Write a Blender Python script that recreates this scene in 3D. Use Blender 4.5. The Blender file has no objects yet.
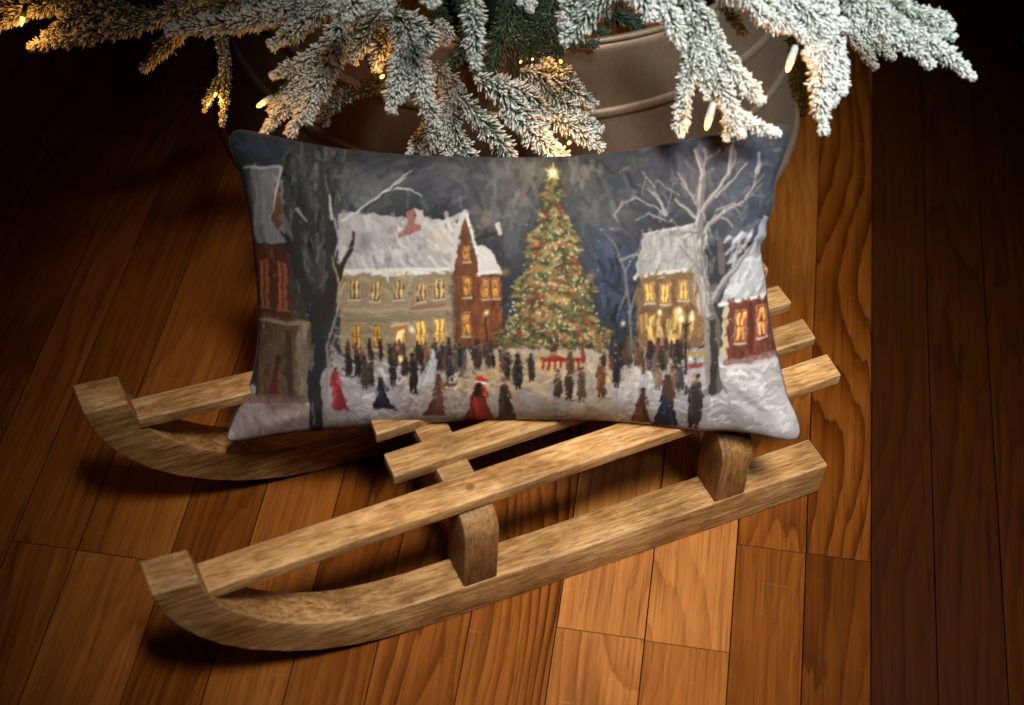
import bpy, math, random
import numpy as np
from mathutils import Vector, Matrix
R_ = math.radians
sc = bpy.context.scene
COL = sc.collection

# ------------------------------------------------------------------ camera solved from the photograph (metres)
CD, CF, CTH, CRO = 1.6, 1788.0846, 0.8146, 0.0613
FWD = np.array([0, math.cos(CTH), -math.sin(CTH)]); RT = np.array([1., 0, 0]); UPV = np.cross(RT, FWD)
CR = math.cos(CRO)*RT+math.sin(CRO)*UPV; CU = -math.sin(CRO)*RT+math.cos(CRO)*UPV
CC = -FWD*CD
def ray(x, y): return FWD+CR*(x-512)/CF-CU*(y-352.5)/CF
def on_z(x, y, z):
    d = ray(x, y); return CC+d*(z-CC[2])/d[2]
def at_depth(x, y, dep): return CC+ray(x, y)*dep
cam_d = bpy.data.cameras.new('camera'); cam = bpy.data.objects.new('camera', cam_d); COL.objects.link(cam)
m = Matrix.Identity(4)
for i in range(3):
    m[i][0], m[i][1], m[i][2], m[i][3] = CR[i], CU[i], -FWD[i], CC[i]
cam.matrix_world = m
cam_d.sensor_width = 36; cam_d.lens = 36*CF/1024; cam_d.clip_end = 60; cam_d.clip_start = .05
cam_d.dof.use_dof = True; cam_d.dof.focus_distance = 1.47; cam_d.dof.aperture_fstop = 5.0
sc.camera = cam

# ------------------------------------------------------------------ object helpers
def tag(o, label=None, cat=None, group=None, kind=None):
    for k, v in (('label', label), ('category', cat), ('group', group), ('kind', kind)):
        if v: o[k] = v
    return o
def empty(name, loc=(0, 0, 0), rz=0):
    o = bpy.data.objects.new(name, None); COL.objects.link(o); o.location = loc; o.rotation_euler.z = rz; o.empty_display_size = .05
    return o
def link(name, me, mat, parent=None, smooth=True, bevel=0, seg=2):
    o = bpy.data.objects.new(name, me); COL.objects.link(o); me.materials.append(mat)
    if parent: o.parent = parent
    me.polygons.foreach_set('use_smooth', [smooth]*len(me.polygons))
    if bevel:
        b = o.modifiers.new('bevel', 'BEVEL'); b.width = bevel; b.segments = seg; b.limit_method = 'ANGLE'; b.angle_limit = R_(35)
        b.harden_normals = False
    return o
def mesh(verts, faces):
    me = bpy.data.meshes.new('m'); me.from_pydata([tuple(map(float, v)) for v in verts], [], faces); me.update(); return me
def np_mesh(V, T):
    """fast mesh from vertex array and an (n,k) face array"""
    me = bpy.data.meshes.new('m'); V = np.asarray(V, np.float32); T = np.asarray(T, np.int32); k = T.shape[1]
    me.vertices.add(len(V)); me.vertices.foreach_set('co', V.ravel())
    me.loops.add(T.size); me.loops.foreach_set('vertex_index', T.ravel())
    me.polygons.add(len(T)); me.polygons.foreach_set('loop_start', np.arange(0, T.size, k, dtype=np.int32))
    me.update(calc_edges=True); me.validate(); return me
def prism(poly, lo, hi):
    """poly: list of (a, c) points in the x-z plane, run from y=lo to y=hi"""
    n = len(poly); v = [(a, lo, c) for a, c in poly]+[(a, hi, c) for a, c in poly]
    f = [tuple(range(n)), tuple(range(2*n-1, n-1, -1))]+[(i, i+n, (i+1) % n+n, (i+1) % n) for i in range(n)]
    return mesh(v, f)
def fix(me):
    import bmesh
    b = bmesh.new(); b.from_mesh(me); bmesh.ops.recalc_face_normals(b, faces=b.faces); b.to_mesh(me); b.free(); return me
def tube(pts, rad, n=8):
    pts = np.array(pts, float); rad = np.broadcast_to(np.asarray(rad, float), (len(pts),))
    V, F = [], []
    for i, p in enumerate(pts):
        d = pts[min(i+1, len(pts)-1)]-pts[max(i-1, 0)]; d /= np.linalg.norm(d)+1e-9
        a = np.cross(d, [0, .13, 1]); a /= np.linalg.norm(a)+1e-9; b = np.cross(d, a)
        for k in range(n):
            t = 2*math.pi*k/n; V.append(p+rad[i]*(a*math.cos(t)+b*math.sin(t)))
    for i in range(len(pts)-1):
        for k in range(n): F.append((i*n+k, i*n+(k+1) % n, (i+1)*n+(k+1) % n, (i+1)*n+k))
    F.append(tuple(range(n))[::-1]); F.append(tuple(range((len(pts)-1)*n, len(pts)*n)))
    return V, F
def join(parts):
    V, F = [], []
    for v, f in parts:
        o = len(V); V += list(v); F += [tuple(i+o for i in q) for q in f]
    return V, F
def lathe(prof, cx, cy, n=96):
    V = []; F = []; k = len(prof)
    for i in range(n):
        a = 2*math.pi*i/n
        for r, z in prof: V.append((cx+r*math.cos(a), cy+r*math.sin(a), z))
    for i in range(n):
        for j in range(k-1):
            F.append((i*k+j, ((i+1) % n)*k+j, ((i+1) % n)*k+j+1, i*k+j+1))
    return mesh(V, F)

# ------------------------------------------------------------------ material helpers
class M:
    def __init__(self, name):
        self.m = bpy.data.materials.new(name); self.m.use_nodes = True; self.t = self.m.node_tree
        self.b = self.t.nodes['Principled BSDF']; self.out = self.t.nodes['Material Output']
    def n(self, typ, **kw):
        x = self.t.nodes.new(typ)
        for k, v in kw.items():
            if k in x.inputs.keys(): x.inputs[k].default_value = v
            else: setattr(x, k, v)
        return x
    def l(self, a, b): self.t.links.new(a, b)
    def math(self, op, a, b=None, c=None):
        x = self.n('ShaderNodeMath', operation=op)
        for i, v in enumerate((a, b, c)):
            if v is None: continue
            if isinstance(v, (int, float)): x.inputs[i].default_value = v
            else: self.l(v, x.inputs[i])
        return x.outputs[0]
    def ramp(self, f, stops):
        x = self.n('ShaderNodeValToRGB'); e = x.color_ramp.elements
        while len(e) < len(stops): e.new(.5)
        for q, (p, c) in zip(e, stops):
            q.position = p; q.color = (*c, 1) if len(c) == 3 else c
        self.l(f, x.inputs[0]); return x.outputs[0]
    def noise(self, vec, scale, det=4, rough=.55, dist=0):
        x = self.n('ShaderNodeTexNoise', Scale=scale, Detail=det, Roughness=rough, Distortion=dist)
        if vec is not None: self.l(vec, x.inputs['Vector'])
        return x.outputs['Fac']
    def mapping(self, vec, scale=(1, 1, 1), loc=None):
        x = self.n('ShaderNodeVectorMath', operation='MULTIPLY'); self.l(vec, x.inputs[0]); x.inputs[1].default_value = scale
        if loc is None: return x.outputs[0]
        y = self.n('ShaderNodeVectorMath', operation='ADD'); self.l(x.outputs[0], y.inputs[0])
        if hasattr(loc, 'is_linked') or not isinstance(loc, tuple): self.l(loc, y.inputs[1])
        else: y.inputs[1].default_value = loc
        return y.outputs[0]
    def mix(self, f, a, b, blend='MIX'):
        x = self.n('ShaderNodeMix', data_type='RGBA', blend_type=blend)
        for s, v in ((x.inputs['Factor'], f), (x.inputs['A'], a), (x.inputs['B'], b)):
            if isinstance(v, (int, float)): s.default_value = v
            elif isinstance(v, tuple): s.default_value = (*v, 1) if len(v) == 3 and s.type == 'RGBA' else v
            else: self.l(v, s)
        for s, v in ((x.inputs[6], a), (x.inputs[7], b)):
            if isinstance(v, tuple): s.default_value = (*v, 1)
            else: self.l(v, s)
        return x.outputs[2]
    def bump(self, h, dist=.001, strength=1, prev=None):
        x = self.n('ShaderNodeBump', Strength=strength, Distance=dist); self.l(h, x.inputs['Height'])
        if prev is not None: self.l(prev, x.inputs['Normal'])
        self.l(x.outputs[0], self.b.inputs['Normal']); return x.outputs[0]
    def base(self, c): self.l(c, self.b.inputs['Base Color'])
def simple(name, c, rough=.6, metal=0):
    q = M(name); q.b.inputs['Base Color'].default_value = (*c, 1); q.b.inputs['Roughness'].default_value = rough; q.b.inputs['Metallic'].default_value = metal
    return q.m
# ------------------------------------------------------------------ painted village printed on the cushion
PX0, PY0, PW, PH, PS = 220, 118, 588, 332, 2
class Canvas:
    def __init__(self):
        self.a = np.zeros((PH*PS, PW*PS, 3), np.float32)
        self.rng = np.random.default_rng(11)
    def box(self, x0, y0, x1, y1):
        x0 = max(int((x0-PX0)*PS), 0); x1 = min(int((x1-PX0)*PS)+2, PW*PS)
        y0 = max(int((y0-PY0)*PS), 0); y1 = min(int((y1-PY0)*PS)+2, PH*PS)
        if x1 <= x0 or y1 <= y0: return None
        yy, xx = np.mgrid[y0:y1, x0:x1]
        return slice(y0, y1), slice(x0, x1), xx/PS+PX0, yy/PS+PY0
    def lay(self, s, m, c):
        c = np.array(c, np.float32)/255
        v = self.a[s[0], s[1]]
        self.a[s[0], s[1]] = v + (c-v)*m[..., None].astype(np.float32)
    def poly(self, pts, c, al=1.0, wob=.7):
        p = np.array(pts, float)
        s = self.box(p[:, 0].min()-2, p[:, 1].min()-2, p[:, 0].max()+2, p[:, 1].max()+2)
        if s is None: return
        X = s[2]+wob*np.sin(s[3]*.55+p[0, 0]); Y = s[3]+wob*np.sin(s[2]*.5+p[0, 1])
        ins = np.zeros(X.shape, bool)
        for i in range(len(p)):
            (x1, y1), (x2, y2) = p[i], p[i-1]
            if y1 == y2: continue
            ins ^= ((y1 > Y) != (y2 > Y)) & (X < (x2-x1)*(Y-y1)/(y2-y1)+x1)
        self.lay(s, ins*al, c)
    def stroke(self, pts, w0, w1, c, al=1.0, rough=.25):
        p = np.array(pts, float); W = max(w0, w1)+2
        s = self.box(p[:, 0].min()-W, p[:, 1].min()-W, p[:, 0].max()+W, p[:, 1].max()+W)
        if s is None: return
        best = np.full(s[2].shape, 9.); n = len(p)-1
        ph = self.rng.uniform(0, 6, 3)
        for i in range(n):
            d = p[i+1]-p[i]; L2 = d@d+1e-9
            t = np.clip(((s[2]-p[i, 0])*d[0]+(s[3]-p[i, 1])*d[1])/L2, 0, 1)
            w = (w0+(w1-w0)*(i+t)/n)/2
            dd = np.hypot(s[2]-p[i, 0]-t*d[0], s[3]-p[i, 1]-t*d[1])
            best = np.minimum(best, dd-w)
        best = best+rough*np.sin(s[2]*2.1+ph[0])*np.sin(s[3]*1.9+ph[1])
        self.lay(s, np.clip(.5-best*1.6, 0, 1)*al, c)
    def dab(self, x, y, ln, wd, ang, c, al=1.0):
        dx, dy = math.cos(ang)*ln/2, math.sin(ang)*ln/2
        self.stroke([(x-dx, y-dy), (x+dx, y+dy)], wd, wd*.6, c, al)
    def blob(self, x, y, rx, ry, c, al=1.0):
        s = self.box(x-rx*2, y-ry*2, x+rx*2, y+ry*2)
        if s is None: return
        q = ((s[2]-x)/rx)**2+((s[3]-y)/ry)**2
        self.lay(s, np.exp(-q*1.3)*al, c)
    def at(self, x, y):
        i = min(max(int((y-PY0)*PS), 0), PH*PS-1); j = min(max(int((x-PX0)*PS), 0), PW*PS-1)
        return self.a[i, j]*255
    def repaint(self, n, x0, y0, x1, y1, l0, l1, w0, w1, jit, al=.85, vert=None):
        r = self.rng
        for k in range(n):
            x, y = r.uniform(x0, x1), r.uniform(y0, y1)
            c = self.at(x+r.normal(0, 1.5), y+r.normal(0, 1.5))*(1+r.normal(0, jit))+r.normal(0, jit*18, 3)
            if vert is None: a = 1.2*math.sin(x*.021+y*.013)+1.1*math.sin(y*.03-x*.012+2)+r.normal(0, .5)
            else: a = vert+r.normal(0, .35)
            self.dab(x, y, r.uniform(l0, l1), r.uniform(w0, w1), a, np.clip(c, 0, 255), al)

def paint_village():
    P = Canvas(); r = P.rng; N = r.normal; U = r.uniform
    # night sky
    P.a[:] = np.array([44, 47, 55], np.float32)/255
    for x, y, rx, ry, c, al in [(255,145,34,18,(40,50,66),.9),(330,165,30,40,(62,66,70),.7),(370,190,26,18,(112,114,120),.75),
        (395,175,30,14,(96,98,104),.7),(420,165,26,16,(60,64,72),.8),(440,190,30,14,(58,62,74),.8),(455,170,26,22,(104,102,104),.7),
        (490,190,26,26,(66,70,80),.8),(505,170,24,20,(96,94,92),.8),(495,210,24,16,(112,108,104),.75),(520,190,20,28,(94,92,88),.8),(530,165,20,12,(128,116,90),.6),
        (512,225,14,30,(92,94,98),.7),(575,175,22,16,(118,112,100),.65),(590,205,20,20,(104,102,98),.7),(600,240,22,26,(66,76,92),.9),(610,270,20,34,(52,64,92),.9),
        (640,160,34,14,(58,62,66),.8),(650,185,30,20,(54,60,66),.8),(680,150,24,12,(50,56,70),.8),(690,180,14,26,(80,84,92),.6),(730,190,30,36,(74,80,94),.7),(750,150,28,20,(44,52,70),.9),
        (765,190,16,30,(58,66,82),.8),(740,230,22,18,(92,98,110),.7),(620,205,18,16,(88,88,84),.6),(470,150,60,8,(70,72,76),.6),(560,150,60,8,(86,82,74),.5)]:
        P.blob(x, y, rx, ry, c, al)
    P.repaint(2600, 222, 122, 800, 300, 7, 17, 3, 6.5, .10, .8)
    for k in range(120):     # loose pale and dark dabs of cloud
        x, y = U(300, 780), U(135, 230)
        P.dab(x, y, U(6, 15), U(3, 6), U(0, 3.1), np.array([1, 1.02, 1.08])*(U(42, 70) if U() < .5 else U(84, 112)), .45)
    for x, y in [(540,175),(535,185),(531,178),(583,172),(590,165),(522,192),(570,158),(600,168)]:
        P.dab(x, y, U(7, 13), 6, 1.5+N()*.6, (122,110,84), .4)
    # snowy square
    P.poly([(220,372),(300,388),(345,345),(480,336),(620,336),(700,338),(770,350),(808,380),(808,450),(220,450)], (150,144,148))
    for x, y, rx, ry, c, al in [(255,425,40,22,(128,108,108),.9),(285,400,30,10,(98,70,64),.8),(300,425,26,14,(146,134,138),.7),(370,395,40,22,(158,156,166),.9),(360,370,40,10,(140,138,146),.8),
        (430,410,50,16,(150,142,144),.9),(450,380,40,14,(150,134,112),.8),(500,360,60,16,(166,138,98),.85),(540,350,70,12,(172,142,96),.8),(590,380,60,18,(160,150,142),.8),(560,405,60,14,(158,146,132),.8),
        (640,375,40,20,(178,176,180),.9),(660,400,30,16,(166,164,172),.8),(735,380,40,26,(172,172,178),.95),(760,410,34,22,(158,160,168),.9),(715,405,24,20,(120,128,142),.7),(780,420,14,12,(188,188,192),.9),
        (600,410,40,8,(150,128,98),.7),(650,350,40,8,(168,148,112),.8),(330,425,14,16,(96,92,98),.5)]:
        P.blob(x, y, rx, ry, c, al)
    P.repaint(2600, 225, 342, 805, 448, 6, 15, 2.5, 5, .07, .8)
    for k in range(170):
        x, y = U(345, 780), U(350, 425)
        P.dab(x, y, U(4, 12), U(1.5, 3.2), N()*.5+.1, (np.array([196,192,194]) if x < 470 or x > 610 else np.array([196,170,128]))*U(.72, 1.08), .6)
    for k in range(150):     # lamplight on the trodden snow
        x, y = 540+N()*55, 366+N()*14; P.dab(x, y, U(6, 14), U(2, 4), N()*.4, np.array([206,172,120])*U(.8, 1.1), .5)
    for k in range(120):
        x, y = (U(345, 460), U(352, 412)) if k % 2 else (U(620, 785), U(352, 425)); P.dab(x, y, U(5, 13), U(2, 4), N()*.5+.1, np.array([214,212,216])*U(.85, 1.1), .5)
    # house at the left edge
    P.poly([(247,165),(284,162),(290,238),(252,242)], (112,114,122)); P.poly([(247,165),(252,163),(257,240),(252,242)], (70,62,62))
    for k in range(46):
        x = U(250, 287); P.dab(x, U(168, 236), U(10, 22), U(2, 4.5), 1.55+N()*.1, np.array([118,120,128])*U(.65, 1.32), .7)
    P.poly([(279,178),(283,178),(287,218),(280,224),(275,216)], (104,62,44)); P.stroke([(283,165),(277,208)], 3, 1.5, (186,186,190), .9)
    P.stroke([(246,166),(282,163)], 2.5, 3, (170,172,178), .8); P.stroke([(286,214),(304,240)], 9, 6, (96,92,96), .9)
    P.stroke([(252,242),(305,240)], 4, 6, (54,36,30), .9)
    P.poly([(255,244),(303,242),(304,312),(257,314)], (74,36,24)); P.poly([(290,246),(318,250),(322,312),(296,312)], (58,54,50))
    P.repaint(240, 255, 242, 318, 314, 5, 12, 2, 4, .13, .7, 1.55)
    for x in (262, 281):
        P.poly([(x,256),(x+10,256),(x+10,304),(x+1,305)], (132,72,38)); P.stroke([(x+5,258),(x+5,303)], 1.2, 1.2, (70,34,22)); P.stroke([(x+2,260),(x+2,300)], 1.5, 1.5, (170,98,48), .8)
        P.stroke([(x-1,305),(x+12,304)], 2, 2, (120,96,84), .8)
    P.poly([(257,314),(318,312),(318,392),(257,392)], (86,66,46)); P.poly([(300,318),(312,316),(314,396),(300,398)], (112,100,88))
    P.repaint(220, 258, 314, 318, 392, 6, 14, 2, 4.5, .13, .7, 1.55)
    P.stroke([(257,318),(312,315)], 4, 4, (142,122,98), .8); P.stroke([(292,326),(294,390)], 6, 6, (48,42,32), .8); P.stroke([(259,322),(259,390)], 4, 4, (58,40,28), .8)
    P.stroke([(280,356),(278,372),(276,390)], 5, 9, (78,34,28)); P.stroke([(281,352),(281,357)], 4, 4, (50,30,26)); P.stroke([(286,366),(292,372)], 3, 5, (60,42,36), .8)
    P.stroke([(248,396),(306,392)], 10, 8, (104,74,66), .7)
    # grey town house
    P.poly([(342,208),(356,206),(458,213),(474,262),(344,264)], (158,156,160))
    for k in range(150):
        x, y = U(346, 466), U(212, 258); P.dab(x, y, U(5, 16), U(2.5, 5), 1.2+N()*.5, np.array([166,164,168])*U(.72, 1.22)+(10 if x > 430 else 0)*np.array([1, .8, .2]), .7)
    P.blob(370, 236, 8, 10, (104,112,124), .7); P.blob(400, 244, 8, 4, (206,204,204), .7); P.blob(440, 226, 10, 8, (190,176,150), .6)
    P.poly([(344,262),(456,260),(458,346),(346,348)], (138,121,96)); P.repaint(420, 345, 262, 457, 346, 5, 11, 2, 4, .10, .7, .05)
    P.stroke([(342,262),(456,259)], 3.5, 4, (206,204,206), .9)
    for k in range(26): P.dab(U(346, 455), 263+N(), U(4, 8), U(2, 3.5), .1+N()*.2, (210,208,210), .8)
    P.stroke([(391,262),(392,271)], 4, 1.5, (196,194,194)); P.stroke([(416,266),(410,282),(415,292)], 3.5, 2, (156,144,124), .9)
    P.stroke([(349,300),(455,297)], 3.5, 3.5, (160,143,118), .85); P.stroke([(415,296),(447,294)], 4, 4, (136,92,70), .8); P.stroke([(350,309),(455,306)], 6, 6, (118,104,84), .6)
    P.poly([(409,206),(416,200),(418,216),(425,217),(424,222),(412,226),(404,230),(402,226),(410,218)], (142,92,86)); P.poly([(417,202),(426,203),(425,214),(418,214)], (176,164,162))
    def window(x, y, w, h, c, fr=(92,66,44), br=1.0):
        P.poly([(x-w/2-1.2,y-h/2-1.2),(x+w/2+1.2,y-h/2-1.2),(x+w/2+1.2,y+h/2+1),(x-w/2-1.2,y+h/2+1)], (168,150,122), .7, .3)
        P.poly([(x-w/2,y-h/2),(x+w/2,y-h/2),(x+w/2,y+h/2),(x-w/2,y+h/2)], fr, 1, .3)
        for i in (-1, 1):
            for j in (-1, 1):
                P.dab(x+i*w*.23, y+j*h*.23, h*.34, w*.36, 1.57+N()*.1, np.array(c)*U(.85, 1.15)*br, .95)
        P.stroke([(x-w/2-1.5, y+h/2+1.6), (x+w/2+1.5, y+h/2+1.4)], 1.8, 1.8, (186,172,150), .8)
    for x, y in [(359.5,280),(380,281),(403,279.5),(424.5,281),(442,278)]: window(x, y, 8.5, 17, (206,178,112), (86,54,36))
    for x, y in [(361,327),(382,326)]: window(x, y, 9, 25, (216,166,70), (112,72,34))
    P.poly([(397,316),(410,314),(409,350),(399,350)], (168,112,52)); P.poly([(400,319),(407,318),(407,349),(400,350)], (250,226,150))
    for x, y in [(424,322),(442,320)]: window(x, y, 11, 26, (236,190,92), (150,104,48))
    P.blob(415, 318, 3, 5, (250,236,200), .9); P.stroke([(395,315),(412,312)], 3, 2.5, (196,170,130), .9)
    # gabled brick house
    P.poly([(466,206),(456,262),(458,336),(476,334),(480,258)], (104,60,34)); P.poly([(476,262),(503,262),(503,334),(476,336)], (112,62,34))
    P.repaint(260, 457, 225, 503, 336, 4, 9, 2, 3.5, .14, .75, 1.5)
    P.poly([(478,236),(492,240),(503,262),(480,262)], (190,188,190)); P.stroke([(467,205),(461,216),(454,262)], 6, 4, (178,176,176)); P.stroke([(468,207),(478,240),(481,264)], 3.2, 2.5, (206,202,200))
    P.stroke([(440,216),(466,207)], 4, 5, (180,178,180), .8); P.stroke([(455,262),(456,340)], 2.5, 2.5, (92,84,74), .8); P.stroke([(480,262),(502,262)], 3, 3, (206,206,208))
    for x, y, w, h in [(468,244,4.5,14),(469,276,6,18),(487,277,5,18),(497,277,5,17),(468,312,6,22)]: window(x, y, w, h, (246,170,56), (112,56,24))
    P.stroke([(495,232),(503,242),(506,268)], 3, 2, (54,44,46)); P.stroke([(478,230),(490,226),(500,224)], 4, 3, (40,34,36), .8); P.dab(500, 221, 8, 6, 1.2, (186,182,184), .9)
    for k in range(14): P.dab(U(478, 505), U(205, 224), U(4, 8), U(3, 5), U(0, 3), np.array([120,110,98])*U(.6, 1.1), .7)
    # dark growth behind the big tree
    for k in range(60): P.dab(U(600, 636), U(238, 335), U(8, 18), U(3, 6), 1.4+N()*.3, np.array([46,58,80])*U(.55, 1.25), .8)
    for k in range(30): P.dab(U(602, 640), U(300, 340), U(6, 14), U(3, 5), 1.4+N()*.4, np.array([34,38,38])*U(.6, 1.3), .8)
    for pts, w in [([(629,338),(627,300),(622,262),(612,236)],3),([(622,262),(636,240),(640,222)],2),([(624,280),(616,300)],2),([(627,300),(640,262),(648,236)],2.2),([(612,236),(600,222)],1.5)]:
        P.stroke(pts, w, w*.5, (112,108,104), .85)
    # right town house
    P.poly([(640,226),(690,218),(700,264),(632,268)], (140,142,142))
    for k in range(70): P.dab(U(637, 692), U(225, 262), U(6, 14), U(2.5, 4.5), 1.6+N()*.4, np.array([148,148,148])*U(.75, 1.2), .7)
    P.stroke([(632,267),(688,261)], 4, 4, (182,180,178), .9); P.stroke([(640,226),(690,218)], 2, 2, (176,174,174), .8)
    P.poly([(634,268),(702,262),(703,336),(634,338)], (112,84,54)); P.repaint(260, 634, 266, 702, 338, 5, 11, 2, 4, .12, .7, 1.4)
    for x, y in [(646,283),(661,284),(679,282)]: window(x, y, 8, 18, (224,182,84), (134,92,46))
    P.stroke([(669,272),(670,300)], 3, 3, (98,62,44), .8); P.stroke([(654,272),(654,300)], 2, 2, (98,62,44), .7)
    P.stroke([(636,300),(690,299)], 3, 3, (86,64,46), .7)
    for k in range(34): P.dab(U(637, 690), U(305, 336), U(8, 18), U(2, 4), 1.55+N()*.1, np.array([232,188,100])*U(.7, 1.08), .75)
    for x in (640, 652, 664, 690): P.stroke([(x,304),(x,338)], 2, 2, (122,88,50), .7)
    P.stroke([(656,342),(700,344)], 6, 6, (150,118,58), .8)
    # red house at the right edge
    P.poly([(752,236),(762,214),(772,218),(772,294),(716,298),(730,262)], (152,154,160))
    for k in range(80): P.dab(U(722, 770), U(228, 292), U(6, 16), U(3, 5), 2.2+N()*.4, np.array([160,160,166])*U(.72, 1.25), .7)
    P.poly([(758,218),(774,216),(770,250),(750,256)], (128,132,142), .8)
    P.stroke([(716,297),(772,292)], 4, 4, (200,198,200), .9)
    P.poly([(719,300),(727,298),(729,350),(718,350)], (172,158,124)); P.poly([(724,297),(790,293),(790,350),(724,352)], (98,50,38))
    P.repaint(200, 724, 296, 780, 350, 6, 12, 2, 4, .12, .75, 1.5)
    for x, y in [(737,320),(759.5,317)]: window(x, y, 10, 30, (232,160,84), (124,56,28))
    P.stroke([(748,300),(748,346)], 5, 5, (78,28,20), .8); P.stroke([(722,355),(790,350)], 6, 6, (122,84,80), .8); P.stroke([(724,361),(780,358)], 3, 3, (190,182,182), .7)
    # chimney + haze behind the bare tree
    P.stroke([(716,238),(718,266)], 7, 6, (96,84,82), .8)
    # dark tree at the left
    for k in range(150):
        y = U(142, 275); x = 318+U(-1, 1)*(14+14*(y < 215)+8*(y < 175)); P.dab(x, y, U(8, 26), U(2, 6), 1.5+N()*.3, (np.array([50,51,48])*U(.45, 1.3)+np.array([9, 6, 0])*(U() < .3)) if U() < .68 else np.array([84,86,92])*U(.7, 1.2), .68)
    for k in range(22): P.dab(U(300, 345), U(145, 260), U(8, 18), U(1.5, 3), 1.5+N()*.3, (104,104,98), .55)
    P.stroke([(317,432),(319,398),(317,372),(323,345),(322,318),(314,292)], 14, 12, (40,40,42)); P.stroke([(316,296),(304,262),(300,220),(305,180)], 13, 5, (44,44,44)); P.stroke([(322,320),(334,290),(338,262),(334,230),(336,190)], 13, 5, (42,43,38))
    P.stroke([(326,310),(343,270),(346,258),(356,240),(358,226)], 8, 3, (50,36,38)); P.stroke([(336,262),(330,200),(322,160)], 8, 4, (46,50,44)); P.stroke([(300,270),(296,240),(284,226)], 5, 2, (40,38,40))
    for pts, w, c in [([(326,428),(328,395),(332,365),(331,340),(345,290),(347,280)],3.5,(128,124,124)),([(342,300),(345,276),(340,262),(337,250)],3,(160,140,96)),([(331,372),(334,350),(341,322)],3,(140,130,108)),([(316,420),(315,395)],3,(98,98,102)),
                      ([(336,212),(333,190)],3.5,(186,186,190)),([(338,212),(344,232),(340,250)],3,(150,150,156)),([(300,204),(311,216)],3,(140,142,146)),([(315,360),(319,335)],3,(92,92,96)),([(345,286),(352,272)],2.5,(176,160,120))]:
        P.stroke(pts, w, w*.5, c, .9)
    for pts, w in [([(362,206),(372,196),(388,186),(398,178),(413,168)],1.6),([(385,188),(398,183),(412,184),(424,192)],1.8),([(398,180),(408,174)],1.4),([(346,214),(362,206)],2.2)]:
        P.stroke(pts, w, w*.6, (196,196,200), .95)
    P.stroke([(366,206),(384,192),(400,180)], 3, 1.5, (46,48,54), .7)
    # big lit tree
    for k in range(2300):
        t = U(0, 1)**.62; y = 172+t*164
        half = 3+t*50*(1+.16*math.sin(t*22)); x = 552.5+U(-1, 1)*half+N()*1.5
        c = [(62,64,40),(96,92,54),(128,116,70),(152,136,84),(46,52,34),(116,84,44)][int(r.choice(6, p=[.22,.24,.2,.12,.14,.08]))]
        P.dab(x, y, U(3, 7.5), U(2, 3.6), 1.2*np.sign(x-552)*-1+1.57+N()*.5, np.array(c)*U(.75, 1.2), .85)
    for k in range(36): P.blob(552+N()*18, U(230, 325), 5, 3.5, (196,150,84), .5)
    for k in range(210):
        t = U(.12, 1)**.7; y = 172+t*162; x = 552.5+U(-1, 1)*(3+t*49)
        P.blob(x, y, 1.0, 1.0, [(238,226,196),(236,206,140),(226,224,220)][int(U(0, 3))], .95)
    for k in range(66):
        t = U(.1, 1)**.8; y = 172+t*160; x = 552.5+U(-1, 1)*(2+t*42); P.blob(x, y, 1.7, 1.7, (150,26,28), .95)
    for k in range(26):
        t = U(.2, 1)**.8; P.blob(552.5+U(-1, 1)*(t*40), 172+t*160, 1.6, 1.6, [(196,112,40),(38,78,60)][k % 2], .9)
    for k in range(9):
        a = k*math.pi/4.5; P.stroke([(552,170),(552+math.cos(a)*(8 if k % 2 else 5), 170+math.sin(a)*(8 if k % 2 else 5))], 3, .8, (240,210,130), .9)
    P.blob(552, 170, 3.2, 3.2, (255,246,206), 1); P.blob(552, 170, 12, 10, (214,180,110), .25); P.stroke([(552,176),(552,186)], 2, 3, (120,96,56), .9)
    P.stroke([(553,334),(553,346)], 7, 7, (72,44,28)); P.stroke([(535,343),(580,341)], 5, 4, (176,150,110), .6)
    P.stroke([(542,347),(577,347)], 4, 4, (150,30,26)); [P.stroke([(x,347),(x,357)], 2, 2, (138,28,24)) for x in (543,548,554,560,566,572,577)]
    # bare snowy tree at the right
    P.stroke([(713,380),(708,352),(712,325),(706,300),(712,282)], 13, 11, (86,78,72)); P.stroke([(704,384),(716,372),(724,386)], 8, 3, (92,86,84), .6); P.stroke([(709,384),(711,345),(707,318),(710,296)], 8, 6, (42,38,38), .85); P.stroke([(704,374),(703,335),(701,300),(700,270)], 6, 5, (128,120,116), .85)
    for pts, w0, w1 in [([(706,306),(698,270),(694,230),(697,200),(700,168),(696,148)],13,3),([(710,290),(722,272),(740,254),(748,244)],8,3),([(700,226),(712,210),(722,214),(730,222)],4.5,2),([(697,206),(712,188),(726,170),(730,150),(732,140)],6,2),
        ([(712,192),(730,176),(744,160)],3.5,1.5),([(702,222),(722,206),(742,196),(752,180),(757,160)],5,2),([(748,186),(762,172)],2.2,1),([(694,214),(684,204),(672,194)],5,2),([(694,200),(686,186),(676,170)],3.5,1.5),([(694,262),(684,250),(676,238)],5,2.5),([(698,250),(684,262)],3,2)]:
        P.stroke(pts, w0, w1, (98,95,95), .9)
        q = [(x-w0*.16, y) for x, y in pts]; P.stroke(q, w0*.4, w1*.5, (160,156,155), .75)
    P.stroke([(755,168),(757,152)], 5, 3, (156,156,160), .8)
    for k in range(90): P.dab(698+N()*5, U(210, 300), U(8, 18), U(1, 2), 1.5+N()*.15, np.array([150,144,140])*U(.5, 1.35), .6)
    for pts, w in [([(664,206),(655,190),(644,184)],3),([(664,210),(652,200),(632,192),(622,196)],2.2),([(664,214),(645,206),(634,212)],2),([(620,196),(612,208),(618,216)],1.8),([(655,192),(648,178),(640,168)],1.8),([(666,214),(658,196),(650,186)],3.5)]:
        P.stroke(pts, w, w*.5, (132,132,136), .85)
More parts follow.
